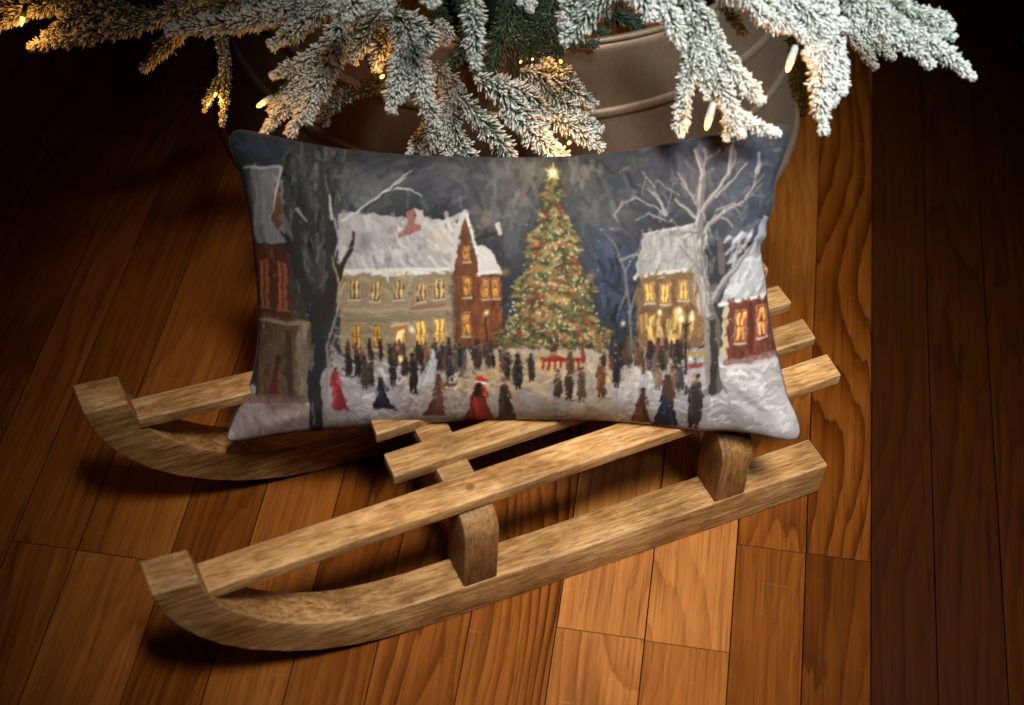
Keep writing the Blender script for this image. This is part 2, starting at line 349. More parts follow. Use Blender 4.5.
    for pts in ([(630,178),(640,186)],[(626,172),(634,184)],[(672,158),(675,176)],[(664,212),(672,206)]): P.stroke(pts, 5, 2, (34,38,54), .8)
    P.stroke([(618,250),(640,244),(664,232),(684,222)], 3, 2, (134,132,132), .7)
    def twig(x, y, an, ln, w, dep):
        pts = [(x, y)]
        for k in range(3): an += N()*.28; x += math.cos(an)*ln/3; y -= math.sin(an)*ln/3; pts.append((x, y))
        g = U(.75, 1.15); P.stroke(pts, w, w*.55, np.array([100,99,100])*g, .7)
        if w > 1: P.stroke([(a-.4, b) for a, b in pts], w*.4, w*.3, np.array([160,158,158])*g, .55)
        if dep:
            for k in range(2): twig(*pts[1+k], an+U(.35, .9)*(1 if U() < .5 else -1), ln*U(.55, .8), w*.6, dep-1)
    for a in [(697,200,1.9,30,2,2),(700,172,1.3,26,1.8,2),(726,170,.9,24,1.7,2),(742,196,.7,24,1.7,2),(676,190,2.5,24,1.6,2),(712,206,.6,30,2,2),(690,244,2.5,22,1.8,2),(740,254,.5,22,2,2),(752,176,1.2,20,1.5,1),(694,226,2.3,28,2,2),(655,192,2.4,20,1.5,2),(640,190,1.6,18,1.3,1),(664,206,2.0,24,1.6,2)]: twig(*a)
    # street lamps
    P.stroke([(682,364),(682,312)], 2.2, 2, (30,30,34)); P.stroke([(677,313),(682,318),(687,313)], 1.4, 1.4, (30,30,34)); P.stroke([(682,316),(682,302)], 1.6, 1, (30,30,34))
    for x, y in ((676.5,309),(687,308)): P.blob(x, y, 5, 6, (238,202,120), .5); P.blob(x, y, 2.2, 3, (255,246,210), 1)
    P.blob(656, 302, 3, 3, (252,236,190), .9); P.blob(674, 300, 3, 3, (252,240,206), .9)
    P.stroke([(488,338),(488,304)], 2, 1.6, (34,34,38)); P.blob(488, 301, 2.6, 3.4, (246,226,170), .9); P.stroke([(620,352),(620,314)], 2, 1.6, (40,40,44)); P.blob(620, 312, 2.4, 3.2, (206,206,200), .9)
    # strollers
    def walker(x, y0, y1, w, c, hat=None, skirt=1.0, lean=0):
        x += N()*1.3; w *= U(.85, 1.15); y0 += N()*1.2; lean += N()*1.2; h = y1-y0; c = np.array(c, float)
        P.stroke([(x+lean, y1+.5), (x+lean+w*.9, y1+1.2)], 2.5, 1.2, (104,98,104), .45)
        if skirt < 1.2:
            for sx in (-.18, .2): P.stroke([(x+sx*w, y1-h*.22), (x+sx*w, y1)], w*.26, w*.2, c*.55)
            P.stroke([(x, y0+h*.2), (x+.2, y0+h*.45), (x+.3, y0+h*.8)], w*.62, w*.9, c)
        else:
            P.stroke([(x, y0+h*.2), (x-.1*w, y0+h*.45)], w*.5, w*.6, c)
            P.poly([(x-w*.28, y0+h*.42), (x+w*.28, y0+h*.42), (x+w*.62*skirt+lean, y1), (x-w*.62*skirt+lean, y1)], c*.9, 1, .6)
            for k in range(3): P.stroke([(x+N()*w*.1, y0+h*.5), (x+N()*w*.3, y1-1)], 1.2, 1.6, c*U(1.15, 1.7)+6, .5)
        P.stroke([(x-w*.2, y0+h*.26), (x-w*.42, y0+h*.48)], w*.22, w*.18, c*.8); P.stroke([(x+w*.22, y0+h*.26), (x+w*.46, y0+h*.42)], w*.22, w*.18, c*1.25+5)
        P.blob(x, y0+h*.1, max(w*.22, 1.1), max(h*.085, 1.2), (150,112,88) if U() < .5 else (52,36,32), 1)
        P.stroke([(x-w*.1, y0+h*.05), (x+w*.1, y0+h*.04)], max(h*.08, 1.3), max(h*.07, 1.2), hat if hat is not None else c*.7, .9)
        P.stroke([(x-w*.25, y0+h*.3), (x-w*.22, y0+h*.75)], w*.14, w*.12, c*1.7+14, .45)
    for k in range(34):
        x = U(352, 505) if k < 25 else U(600, 680); y = U(326, 342); walker(x, y, y+U(16, 22), U(5, 7), [(46,34,30),(36,36,46),(72,48,36),(98,56,44),(56,50,44)][k % 5])
    for a in [(354,340,366,7,(40,32,34)),(361,338,366,8,(36,30,30)),(366,345,378,9,(62,52,40)),(375,346,376,8,(54,44,36)),(395,334,374,9,(38,32,32)),(414,341,382,9,(34,28,30)),(428,330,358,7,(122,70,52)),(451,326,350,6,(64,42,34)),
              (452,336,368,8,(38,40,52)),(463,341,365,7,(98,78,70)),(477,328,357,8,(32,36,54)),(489,328,354,8,(54,38,32)),(443,336,360,6,(46,40,44)),(508,340,368,8,(38,36,40)),(519,342,378,9,(36,34,34)),(532,342,370,8,(42,40,42)),
              (568,338,362,8,(78,58,42)),(555,358,388,9,(60,48,34)),(567,360,390,9,(54,40,30)),(582,354,392,9,(78,64,44)),(599,345,388,10,(96,58,34)),(613,344,376,8,(48,46,50)),(609,322,345,6,(36,40,54)),(627,320,352,7,(86,62,48)),(636,318,354,9,(98,78,68)),
              (655,328,346,6,(88,60,58)),(662,326,346,7,(60,44,40)),(668,330,348,6,(50,42,42)),(595,318,340,6,(120,88,50)),(581,334,350,5,(128,44,36))]:
        walker(*a)
    for k in range(46):
        x = float(r.choice([402, 432, 455, 470, 497, 612, 640, 664]))+N()*9; y = 330+abs(N())*7; walker(x, y, y+U(17, 25), U(4.5, 7.5), np.array([(40,32,30),(34,34,42),(58,42,34),(86,58,46),(48,44,40),(100,84,76)][k % 6])*U(.8, 1.1))
    for k in range(6): P.stroke([(421+k*3,376-k*1.5),(432+k*1.3,352),(436,338)], 4, 2, np.array([176,178,186])*U(.85, 1.1), .7)
    walker(341, 354, 402, 12, (140,40,48), (176,160,160), 1.3, 4); walker(383, 366, 401, 12, (30,32,48), (44,40,42), 1.5); walker(441, 358, 410, 13, (92,56,50), (150,140,140), 1.5, -4)
    P.stroke([(446,374),(457,372)], 4, 3, (104,66,56))
    walker(480, 364, 419, 16, (134,38,26), (196,38,34), 1.5, -2); P.stroke([(478,371),(487,372)], 3, 3, (226,222,220)); P.stroke([(480,367),(488,369)], 3.5, 3, (196,36,32))
    P.stroke([(480,374),(478,384)], 6, 7, (36,24,22)); walker(503, 366, 419, 15, (52,40,32), (98,84,74), 1.35, 1)
    walker(641, 376, 419, 12, (74,46,38), (48,34,32), 1.3); P.stroke([(636,400),(636,417)], 5, 7, (112,62,34), .8); walker(667, 352, 384, 10, (112,84,74), (142,104,90)); walker(675, 350, 380, 10, (60,58,58)); walker(656, 352, 380, 9, (118,96,84), (136,100,84))
    walker(666, 364, 423, 17, (36,40,58), (54,38,34), 1.4); P.stroke([(664,374),(668,392)], 10, 8, (74,50,40)); walker(693, 364, 424, 15, (44,42,42), (38,32,32), 1.15); P.stroke([(690,382),(682,384),(682,378)], 4, 3, (66,62,60)); P.blob(690, 369, 2.4, 3, (196,160,140), .9)
    walker(691, 346, 358, 5, (96,90,92)); P.stroke([(686,356),(697,356)], 5, 5, (128,40,36), .8)
    for x in (555, 569): P.stroke([(x,392),(x-1,408)], 7, 6, (112,108,122), .4)
    # closing touches of thick paint
    P.repaint(1500, 335, 322, 700, 424, 2, 5.5, 1.1, 2.4, .13, .6)
    P.repaint(260, 500, 175, 608, 338, 2, 5, 1.2, 2.2, .12, .5)
    P.repaint(2600, 224, 124, 804, 446, 2, 5, .9, 1.8, .10, .55)
    for k in range(110): P.blob(U(255, 775), U(215, 420), .8, .8, (216,214,216), .7)
    a = P.a     # thick paint melts together a little
    for ax_ in (0, 1): a = .5*a+.25*np.roll(a, 1, ax_)+.25*np.roll(a, -1, ax_)
    yy, xx = np.mgrid[0:PH*PS, 0:PW*PS].astype(np.float32)     # brush drag loosens every contour
    nz = [r.normal(size=(PH*PS, PW*PS)).astype(np.float32) for _ in range(2)]
    for k in (1, 2, 3, 4, 5): nz = [sum(np.roll(np.roll(n_, i*k, 0), j*k, 1) for i in (-1, 0, 1) for j in (-1, 0, 1))/9 for n_ in nz]
    ox, oy = (n_/n_.std()*.9 for n_ in nz)
    a = a[np.clip(yy+oy*1.3, 0, PH*PS-1).astype(int), np.clip(xx+ox, 0, PW*PS-1).astype(int)]
    a = .6*a+.1*(np.roll(a, 1, 0)+np.roll(a, -1, 0)+np.roll(a, 1, 1)+np.roll(a, -1, 1))
    g = a.mean(2, keepdims=True)
    return (g+(a-g)*.86)
# ------------------------------------------------------------------ FLOOR: one sheet of planks
# planks run along direction B; seams and butt joints measured on the floor plane
BA = .0956
BD = np.array([math.sin(BA), math.cos(BA), 0]); BX = np.array([math.cos(BA), -math.sin(BA), 0])
def floor_material():
    q = M('floor_planks')
    uv = q.n('ShaderNodeUVMap', uv_map='UVMap').outputs[0]
    tint = q.n('ShaderNodeAttribute', attribute_name='tint')
    sep = q.n('ShaderNodeSeparateColor'); q.l(tint.outputs['Color'], sep.inputs[0])
    rnd = q.n('ShaderNodeCombineXYZ'); q.l(q.math('MULTIPLY', sep.outputs[1], 37.0), rnd.inputs[0]); q.l(q.math('MULTIPLY', sep.outputs[1], 91.0), rnd.inputs[1])
    v = q.mapping(uv, (1, 1, 1), rnd.outputs[0])
    # cathedral figure: growth rings, a plane cut through a leaning trunk
    warp = q.noise(q.mapping(v, (6, 1.1, 1)), 1.0, 2, .45)
    warp2 = q.noise(q.mapping(v, (30, 2.2, 1)), 1.0, 3, .6)
    sx = q.n('ShaderNodeSeparateXYZ'); q.l(v, sx.inputs[0])
    ring = q.math('ADD', q.math('MULTIPLY', sx.outputs[0], 42.0), q.math('ADD', q.math('MULTIPLY', warp, 14.0), q.math('MULTIPLY', warp2, 1.6)))
    saw = q.math('FRACT', q.math('MULTIPLY', ring, 1.6))
    ring3 = q.math('MULTIPLY', q.math('POWER', saw, 2.5), q.math('MULTIPLY_ADD', q.math('LESS_THAN', saw, .97), .6, .4))
    fade = q.ramp(q.noise(q.mapping(v, (11, 1.3, 1)), 1.0, 2, .5), [(.36, (.15, .15, .15)), (.62, (1, 1, 1))])
    ring3 = q.math('MULTIPLY', ring3, fade)
    fibre = q.noise(q.mapping(v, (420, 9, 1)), 1.0, 3, .6)
    fine = q.noise(q.mapping(v, (160, 3.2, 1)), 1.0, 4, .6)
    blot = q.noise(q.mapping(v, (16, 5, 1)), 1.0, 4, .6)
    # knots
    vo = q.n('ShaderNodeTexVoronoi', Scale=1.0, Randomness=1.0); q.l(q.mapping(v, (8.5, 4.2, 1)), vo.inputs['Vector'])
    knot = q.ramp(vo.outputs['Distance'], [(0, (1, 1, 1)), (.05, (.85, .85, .85)), (.1, (.25, .25, .25)), (.2, (0, 0, 0))])
    ks = q.n('ShaderNodeSeparateColor'); q.l(vo.outputs['Color'], ks.inputs[0])
    knot = q.math('MULTIPLY', q.math('GREATER_THAN', ks.outputs[0], .72), knot)
    g = q.math('ADD', q.math('MULTIPLY', ring3, sep.outputs[2]), q.math('ADD', q.math('MULTIPLY', fine, .55), q.math('MULTIPLY', blot, .5)))
    col = q.ramp(g, [(.25, (.41, .172, .056)), (.5, (.30, .106, .029)), (.75, (.18, .054, .013)), (1.0, (.08, .023, .006))])
    col = q.mix(q.math('MULTIPLY', q.ramp(fibre, [(.52, (0, 0, 0)), (.68, (1, 1, 1))]), .5), col, (.06, .02, .006))
    fleck = q.noise(q.mapping(v, (900, 30, 1)), 1.0, 2, .5)
    col = q.mix(q.math('MULTIPLY', q.ramp(fleck, [(.62, (0, 0, 0)), (.70, (1, 1, 1))]), .45), col, (.045, .015, .005))
    scr = q.n('ShaderNodeTexNoise', Scale=1.0, Detail=2.0); q.l(q.mapping(v, (26, 300, 1)), scr.inputs['Vector'])
    col = q.mix(q.math('MULTIPLY', q.ramp(scr.outputs['Fac'], [(.70, (0, 0, 0)), (.74, (1, 1, 1))]), .25), col, (.42, .25, .12))
    col = q.mix(knot, col, (.03, .012, .006))
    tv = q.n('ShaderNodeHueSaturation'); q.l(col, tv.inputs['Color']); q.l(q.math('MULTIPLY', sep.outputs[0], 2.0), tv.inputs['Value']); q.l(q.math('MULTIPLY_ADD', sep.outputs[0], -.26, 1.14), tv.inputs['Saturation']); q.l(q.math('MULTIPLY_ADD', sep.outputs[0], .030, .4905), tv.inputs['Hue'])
    q.base(tv.outputs[0])
    q.l(q.math('MULTIPLY_ADD', fine, .25, .33), q.b.inputs['Roughness'])
    q.b.inputs['Specular IOR Level'].default_value = .16
    h = q.math('ADD', q.math('MULTIPLY', fine, .5), q.math('MULTIPLY', fibre, .35))
    q.bump(h, .0005, .8)
    return q.m
seams = [-.98, -.92, -.86, -.80, -.74, -.68, -.62, -.56, -.50, -.4097, -.3665, -.3125, -.238, -.1792, -.119, -.0588, .008, .0755, .145, .2115, .268, .321, .3725, .4265, .485, .545, .605, .665, .725, .785, .85, .91, .97]
joints = {8: [.227, .66], 9: [.62, -.63], 10: [-.277, .44, -.277-.75], 11: [-.2772, .5], 12: [.31, -.55], 13: [.42, -.62], 14: [.05, -.7], 15: [.36, -.52], 16: [.3, -.54], 17: [-.286, .33], 18: [-.287, .24],
          19: [-.18, .5], 20: [-.1795, .62], 21: [.9, -.9], 22: [.85, -.8], 23: [.5, -.45]}
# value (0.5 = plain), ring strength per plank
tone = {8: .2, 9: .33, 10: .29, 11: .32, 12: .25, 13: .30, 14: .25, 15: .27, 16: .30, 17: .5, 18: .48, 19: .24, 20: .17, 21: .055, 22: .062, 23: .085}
ringk = {16: .75, 15: .6, 17: .25, 18: .4, 19: .4, 20: .5, 21: .3, 22: .3}
rf = random.Random(5)
Vf, Ff, UVf, Tf = [], [], [], []
GAP = .0005
for i in range(len(seams)-1):
    a, b = seams[i], seams[i+1]
    js = sorted(joints.get(i, [rf.uniform(-.8, 0), rf.uniform(.2, 1.0)])); cuts = [-2.2]+js+[3.2]
    for k in range(len(cuts)-1):
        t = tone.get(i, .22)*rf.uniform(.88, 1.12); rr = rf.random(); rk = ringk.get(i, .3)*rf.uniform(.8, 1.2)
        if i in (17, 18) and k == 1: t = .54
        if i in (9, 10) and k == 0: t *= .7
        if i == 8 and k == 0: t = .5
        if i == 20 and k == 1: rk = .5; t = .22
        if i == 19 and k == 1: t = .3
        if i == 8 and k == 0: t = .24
        x0, x1, y0, y1 = a+GAP, b-GAP, cuts[k]+GAP, cuts[k+1]-GAP
        e = .0001
        o = len(Vf)
        for (px, py, pz) in [(x0, y0, -.006), (x1, y0, -.006), (x1, y1, -.006), (x0, y1, -.006), (x0, y0, -e*.5), (x1, y0, -e*.5), (x1, y1, -e*.5), (x0, y1, -e*.5),
                             (x0+e, y0+e, 0), (x1-e, y0+e, 0), (x1-e, y1-e, 0), (x0+e, y1-e, 0)]:
            Vf.append(BX*px+BD*py+np.array([0, 0, pz]))
        fs = [(8, 9, 10, 11)]+[(j, (j+1) % 4, 4+(j+1) % 4, 4+j) for j in range(4)]+[(4+j, 4+(j+1) % 4, 8+(j+1) % 4, 8+j) for j in range(4)]
        for f in fs:
            Ff.append(tuple(o+j for j in f))
            for j in f:
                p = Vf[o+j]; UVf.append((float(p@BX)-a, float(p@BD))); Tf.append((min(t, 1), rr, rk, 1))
# sub-floor closing the hairline gaps
o = len(Vf)
for px, py in [(-1, -2.2), (.97, -2.2), (.97, 3.2), (-1, 3.2)]: Vf.append(BX*px+BD*py+np.array([0, 0, -.005]))
Ff.append((o, o+1, o+2, o+3)); UVf += [(0, 0)]*4; Tf += [(.03, .1, .1, 1)]*4
me = mesh(Vf, Ff)
uvl = me.uv_layers.new(name='UVMap'); uvl.data.foreach_set('uv', np.array(UVf, np.float32).ravel())
ca = me.color_attributes.new('tint', 'FLOAT_COLOR', 'CORNER'); ca.data.foreach_set('color', np.array(Tf, np.float32).ravel())
tag(link('floor', me, floor_material(), None, False), kind='structure')

# ------------------------------------------------------------------ SLED (local x = length, y = across, z = up)
def sled_wood(name, axis):
    q = M(name)
    co = q.n('ShaderNodeTexCoord').outputs['Object']; oi = q.n('ShaderNodeObjectInfo')
    off = q.n('ShaderNodeCombineXYZ'); q.l(q.math('MULTIPLY', oi.outputs['Random'], 13.0), off.inputs[0]); q.l(q.math('MULTIPLY', oi.outputs['Random'], 7.0), off.inputs[1]); q.l(q.math('MULTIPLY', oi.outputs['Random'], 3.0), off.inputs[2])
    v = q.n('ShaderNodeVectorMath', operation='ADD'); q.l(co, v.inputs[0]); q.l(off.outputs[0], v.inputs[1]); v = v.outputs[0]
    long = {'x': (1, 1, 1), 'z': (1, 1, 1)}
    def st(along, across): return (along, across, across) if axis == 'x' else (across, across, along)
    streak = q.noise(q.mapping(v, st(30, 300)), 1.0, 5, .7)
    pores = q.noise(q.mapping(v, st(70, 900)), 1.0, 2, .5)
    blot = q.noise(q.mapping(v, st(11, 30)), 1.0, 4, .6, .4)
    curl = q.noise(q.mapping(v, st(60, 26)), 1.0, 3, .55, .3)
    g = q.math('ADD', q.math('MULTIPLY', streak, .85), q.math('ADD', q.math('MULTIPLY', blot, .5), q.math('MULTIPLY', curl, .15)))
    col = q.ramp(g, [(.50, (.105, .042, .013)), (.64, (.27, .136, .048)), (.78, (.43, .25, .108)), (.95, (.60, .40, .21))])
    col = q.mix(q.math('MULTIPLY', q.ramp(pores, [(.55, (0, 0, 0)), (.66, (1, 1, 1))]), .6), col, (.085, .038, .014))
    stain = q.ramp(q.noise(v, 12, 6, .7), [(.30, (.42, .36, .30)), (.5, (.9, .88, .85)), (.66, (1.12, 1.12, 1.12))])
    col = q.mix(1.0, col, stain, 'MULTIPLY')
    bv = q.n('ShaderNodeBevel', samples=3); bv.inputs['Radius'].default_value = .003
    ge = q.n('ShaderNodeNewGeometry'); dt = q.n('ShaderNodeVectorMath', operation='DOT_PRODUCT'); q.l(bv.outputs[0], dt.inputs[0]); q.l(ge.outputs['Normal'], dt.inputs[1])
    ed = q.ramp(q.math('SUBTRACT', 1.0, dt.outputs['Value']), [(.008, (0, 0, 0)), (.07, (1, 1, 1))])
    ed = q.math('MULTIPLY', ed, q.ramp(q.noise(v, 60, 4, .6), [(.38, (.05, .05, .05)), (.62, (.75, .75, .75))]))
    col = q.mix(ed, col, (.56, .41, .25))
    tone_ = q.n('ShaderNodeHueSaturation'); q.l(col, tone_.inputs['Color']); q.l(q.math('MULTIPLY_ADD', oi.outputs['Random'], .3, .82), tone_.inputs['Value']); tone_.inputs['Saturation'].default_value = 1.04; col = tone_.outputs[0]
    if axis == 'z': col = q.mix(1.0, col, (.6, .55, .5), 'MULTIPLY')  # upright wood darker brown, partly standing in for shade on the back post
    vo = q.n('ShaderNodeTexVoronoi', Scale=1.0); q.l(q.mapping(v, st(9, 24)), vo.inputs['Vector'])
    ks = q.n('ShaderNodeSeparateColor'); q.l(vo.outputs['Color'], ks.inputs[0])
    knot = q.math('MULTIPLY', q.math('GREATER_THAN', ks.outputs[0], .45), q.ramp(vo.outputs['Distance'], [(0, (1, 1, 1)), (.045, (.8, .8, .8)), (.09, (0, 0, 0))]))
    col = q.mix(q.math('MULTIPLY', knot, .85), col, (.045, .022, .01))
    q.base(col); q.b.inputs['Roughness'].default_value = .55; q.b.inputs['Specular IOR Level'].default_value = .3
    q.bump(q.math('ADD', q.math('MULTIPLY', streak, .6), q.math('ADD', q.math('MULTIPLY', pores, -.25), q.math('MULTIPLY', curl, .4))), .0011, .9)
    return q.m
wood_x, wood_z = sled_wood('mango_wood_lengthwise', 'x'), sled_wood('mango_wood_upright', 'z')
SA = .4667
sled = empty('wooden_sled', (-.38976, -.46912, 0), SA)
tag(sled, 'small rustic wooden sled with upturned runners and slatted deck, standing under the cushion', 'sled')
low = [(.1727, .1522), (.1755, .1375), (.1795, .1240), (.1856, .1097), (.1925, .0975), (.1999, .0862), (.2148, .0680), (.2362, .0488), (.2638, .0306), (.2894, .0180), (.3194, .0082), (.345, .0035), (.375, .0008), (.4, 0), (.55, 0), (.70, 0), (.7325, .0012), (.7353, .0347)]
upr = [(.70, .0347), (.6, .0347), (.48, .0347), (.4354, .0352), (.4084, .0357), (.3685, .0362), (.345, .0385), (.3202, .0428), (.3, .0495), (.2796, .0589), (.2650, .0680), (.2517, .0789), (.2380, .0915), (.2258, .1056), (.2190, .1155), (.2141, .1252), (.2100, .1360), (.2068, .1492)]
prof = low+upr
RW, RT_ = .0309, .1779
for y0 in (0, RT_):
    me = fix(prism(prof, y0, y0+RW)); link('runner', me, wood_x, sled, True, .0016, 3)
def slat(ends, zf, zb, th, back_round=True):
    """ends: near/far front corners and near/far back corners (x, y); a shallow plank"""
    (a, b), (c, d) = ends
    nseg = 14; V = []; F = []
    for i in range(nseg+1):
        t = i/nseg
        for (p, q_) in ((a, c), (b, d)):
            x = p[0]+(q_[0]-p[0])*t; y = p[1]+(q_[1]-p[1])*t; z = zf+(zb-zf)*t
            V += [(x, y, z-th), (x, y, z)]
    # ring order per section: near-low, near-top, far-low, far-top
    for i in range(nseg):
        o, p = i*4, i*4+4
        F += [(o, p, p+1, o+1), (o+1, p+1, p+3, o+3), (o+3, p+3, p+2, o+2), (o+2, p+2, p, o)]
    F += [(0, 1, 3, 2), (nseg*4, nseg*4+2, nseg*4+3, nseg*4+1)]
    return fix(mesh(V, F))
TH = .0112
slats = [(((.2118, .0046), (.2105, .0309)), ((.7490, .0274), (.7505, .0522)), .1296, .112),
         (((.3737, .0594), (.3745, .0829)), ((.7512, .0711), (.7527, .0947)), .120, .112),
         (((.3764, .1027), (.3779, .1223)), ((.7536, .1145), (.7532, .1372)), .120, .112),
         (((.2120, .1766), (.2105, .1993)), ((.7555, .1565), (.7556, .1791)), .1296, .112)]
for e0, e1, zf, zb in slats:
    so = link('slat', slat((e0, e1), zf, zb, TH), wood_x, sled, True, .0014, 3)
    for px in (.4216, .6425):     # plugged screw holes over the carriers
        if px < e0[0][0]: continue
        t = (px-e0[0][0])/(e1[0][0]-e0[0][0]); yc = sum(p[1]*(1-t)+q_[1]*t for p, q_ in zip(e0, e1))/2; zc = zf+(zb-zf)*t
        ring_ = [(px+.0036*math.cos(a), yc+.0036*math.sin(a)) for a in np.linspace(0, 2*math.pi, 16, endpoint=False)]
        V = [(x, y, zc-.003) for x, y in ring_]+[(x, y, zc+.0003) for x, y in ring_]
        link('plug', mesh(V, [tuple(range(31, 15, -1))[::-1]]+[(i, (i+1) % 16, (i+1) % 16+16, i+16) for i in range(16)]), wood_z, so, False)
# two bent carriers: post with a rounded shoulder, cross bar on top
def zdeck(x): return .1296+(.112-.1296)*(x-.218)/.53
for px0, px1 in ((.4078, .4358), (.6288, .6562)):
    top = zdeck((px0+px1)/2)-TH-.0006
    for side in (0, 1):
        rr = .022; y_out = .0006
        pts = [(y_out, .0349), (y_out, top-rr)]+[(y_out+rr-rr*math.cos(a), top-rr+rr*math.sin(a)) for a in np.linspace(.2, math.pi/2, 7)]+[(.0335, top), (.0335, .0349)]
        if side: pts = [(RT_+RW-p[0], p[1]) for p in pts]
        n = len(pts); V = [(px0, a, c) for a, c in pts]+[(px1, a, c) for a, c in pts]
        F = [tuple(range(n)), tuple(range(2*n-1, n-1, -1))]+[(i, i+n, (i+1) % n+n, (i+1) % n) for i in range(n)]
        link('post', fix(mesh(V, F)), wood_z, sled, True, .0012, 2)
    V = [(x, y, z) for x in (px0+.001, px1-.001) for y in (.0337, RT_+RW-.0337) for z in (top-.016, top-.0004)]
    link('cross_bar', fix(mesh(V, [(0, 1, 3, 2), (4, 6, 7, 5), (0, 4, 5, 1), (2, 3, 7, 6), (0, 2, 6, 4), (1, 5, 7, 3)])), wood_x, sled, True, .001, 2)

# ------------------------------------------------------------------ CUSHION
cushion = empty('cushion', tuple(on_z(540, 420, .1152)))
tag(cushion, 'oblong cushion printed with a painted snowy village square and Christmas tree, propped on the sled', 'cushion')
def edge(pts, n):
    p = np.array(pts, float)
    # Catmull-Rom resample at even arc length
    q = []
    for i in range(len(p)-1):
        p0, p1, p2, p3 = p[max(i-1, 0)], p[i], p[i+1], p[min(i+2, len(p)-1)]
        for t in np.linspace(0, 1, 12, endpoint=False):
            q.append(.5*((2*p1)+(-p0+p2)*t+(2*p0-5*p1+4*p2-p3)*t*t+(-p0+3*p1-3*p2+p3)*t**3))
    q.append(p[-1]); q = np.array(q); s = np.r_[0, np.cumsum(np.hypot(*np.diff(q, axis=0).T))]; u = np.linspace(0, s[-1], n)
    return np.stack([np.interp(u, s, q[:, 0]), np.interp(u, s, q[:, 1])], 1)
NU, NV = 823, 465
top = edge([(230,136),(235,131.5),(243,131),(262,134),(300,142.5),(350,150.5),(400,155),(450,157),(500,157.8),(551,157.5),(600,154.5),(650,147.5),(700,138),(735,132.5),(765,127),(779,124.5),(787,127)], NU)
bot = edge([(227,438),(232,440),(245,439),(262,436.5),(300,431.5),(350,427.5),(400,423.5),(450,421),(500,419.2),(550,419.3),(600,420),(650,424),(680,428.5),(700,431),(725,430.5),(740,432),(760,435),(778,438.5),(790,439.5),(797,438)], NU)
lef = edge([(230,136),(229.5,141),(234,155),(240,170),(246,195),(251,222),(254,250),(257.5,290),(259,320),(258,345),(254,370),(248,390),(239,408),(230,428),(227,438)], NV)
rig = edge([(787,127),(789,135),(787,146),(781,163),(775.5,180),(774,195),(771.5,210),(766,224),(766,236),(760.5,246),(762,262),(765.5,282),(767,300),(771,326),(776,350),(783,380),(788,398),(794,410),(799,425),(799.5,433),(797,438)], NV)
u = np.linspace(0, 1, NU)[None, :, None]; v = np.linspace(0, 1, NV)[:, None, None]
G = (1-v)*top[None]+v*bot[None]+(1-u)*lef[:, None]+u*rig[:, None]-((1-u)*(1-v)*top[0]+u*(1-v)*top[-1]+(1-u)*v*bot[0]+u*v*bot[-1])
paint = paint_village()
fx = np.clip((G[..., 0]-PX0)*PS, 0, PW*PS-2); fy = np.clip((G[..., 1]-PY0)*PS, 0, PH*PS-2)
ix, iy = fx.astype(int), fy.astype(int); ax, ay = (fx-ix)[..., None], (fy-iy)[..., None]
col = paint[iy, ix]*(1-ax)*(1-ay)+paint[iy, ix+1]*ax*(1-ay)+paint[iy+1, ix]*(1-ax)*ay+paint[iy+1, ix+1]*ax*ay
lean = R_(34)
P0 = on_z(540, 420, .1152); PU = np.array([0, math.sin(lean), math.cos(lean)]); PN = np.array([0, -math.cos(lean), math.sin(lean)])
D = FWD[None, None]+CR*((G[..., :1]-512)/CF)-CU*((G[..., 1:]-352.5)/CF)
lam = ((P0-CC)@PN)/(D@PN)
FL = CC+D*lam[..., None]
uu, vv = u[..., 0], v[..., 0]
e1 = 1-np.abs(2*uu-1)**2.6; e2 = 1-np.abs(2*vv-1)**2.3
prof_h = np.clip(e1, 0, 1)**.55*np.clip(e2, 0, 1)**.6
rw = np.random.default_rng(4)
wr = np.zeros_like(prof_h)
for k in range(26):   # soft creases pulling in from the seams and corners
    cu, cv = rw.uniform(0, 1), rw.choice([rw.uniform(-.05, .14), rw.uniform(.86, 1.05)])
    an = rw.uniform(.7, 2.4); dx, dy = (uu-cu)*1.85, (vv-cv)
    s_, c_ = math.sin(an), math.cos(an); l_ = dx*c_+dy*s_; w_ = -dx*s_+dy*c_
    wr += rw.uniform(-1, 1)*np.exp(-(l_/.16)**2-(w_/.028)**2)
for cu, cv in ((0, 0), (1, 0), (0, 1), (1, 1)):
    for k in range(4):
        an = math.atan2(.5-cv, (.5-cu)*1.85)+rw.uniform(-.6, .6); dx, dy = (uu-cu)*1.85, (vv-cv); s_, c_ = math.sin(an), math.cos(an); l_ = dx*c_+dy*s_; w_ = -dx*s_+dy*c_
        wr += rw.uniform(-1.4, 1.4)*np.exp(-((l_-.18)/.14)**2-(w_/.03)**2)
hh = .046*prof_h+.0012*wr*np.minimum(1, prof_h*2.5)
FV = FL+PN*hh[..., None]
idx = np.arange(NU*NV).reshape(NV, NU)
quads = np.stack([idx[1:, :-1], idx[1:, 1:], idx[:-1, 1:], idx[:-1, :-1]], -1).reshape(-1, 4)
me = np_mesh((FV-P0).reshape(-1, 3), quads)
at = me.color_attributes.new('paint', 'BYTE_COLOR', 'POINT')
at.data.foreach_set('color_srgb', np.c_[np.clip(col.reshape(-1, 3), 0, 1), np.ones(NU*NV)].astype(np.float32).ravel())
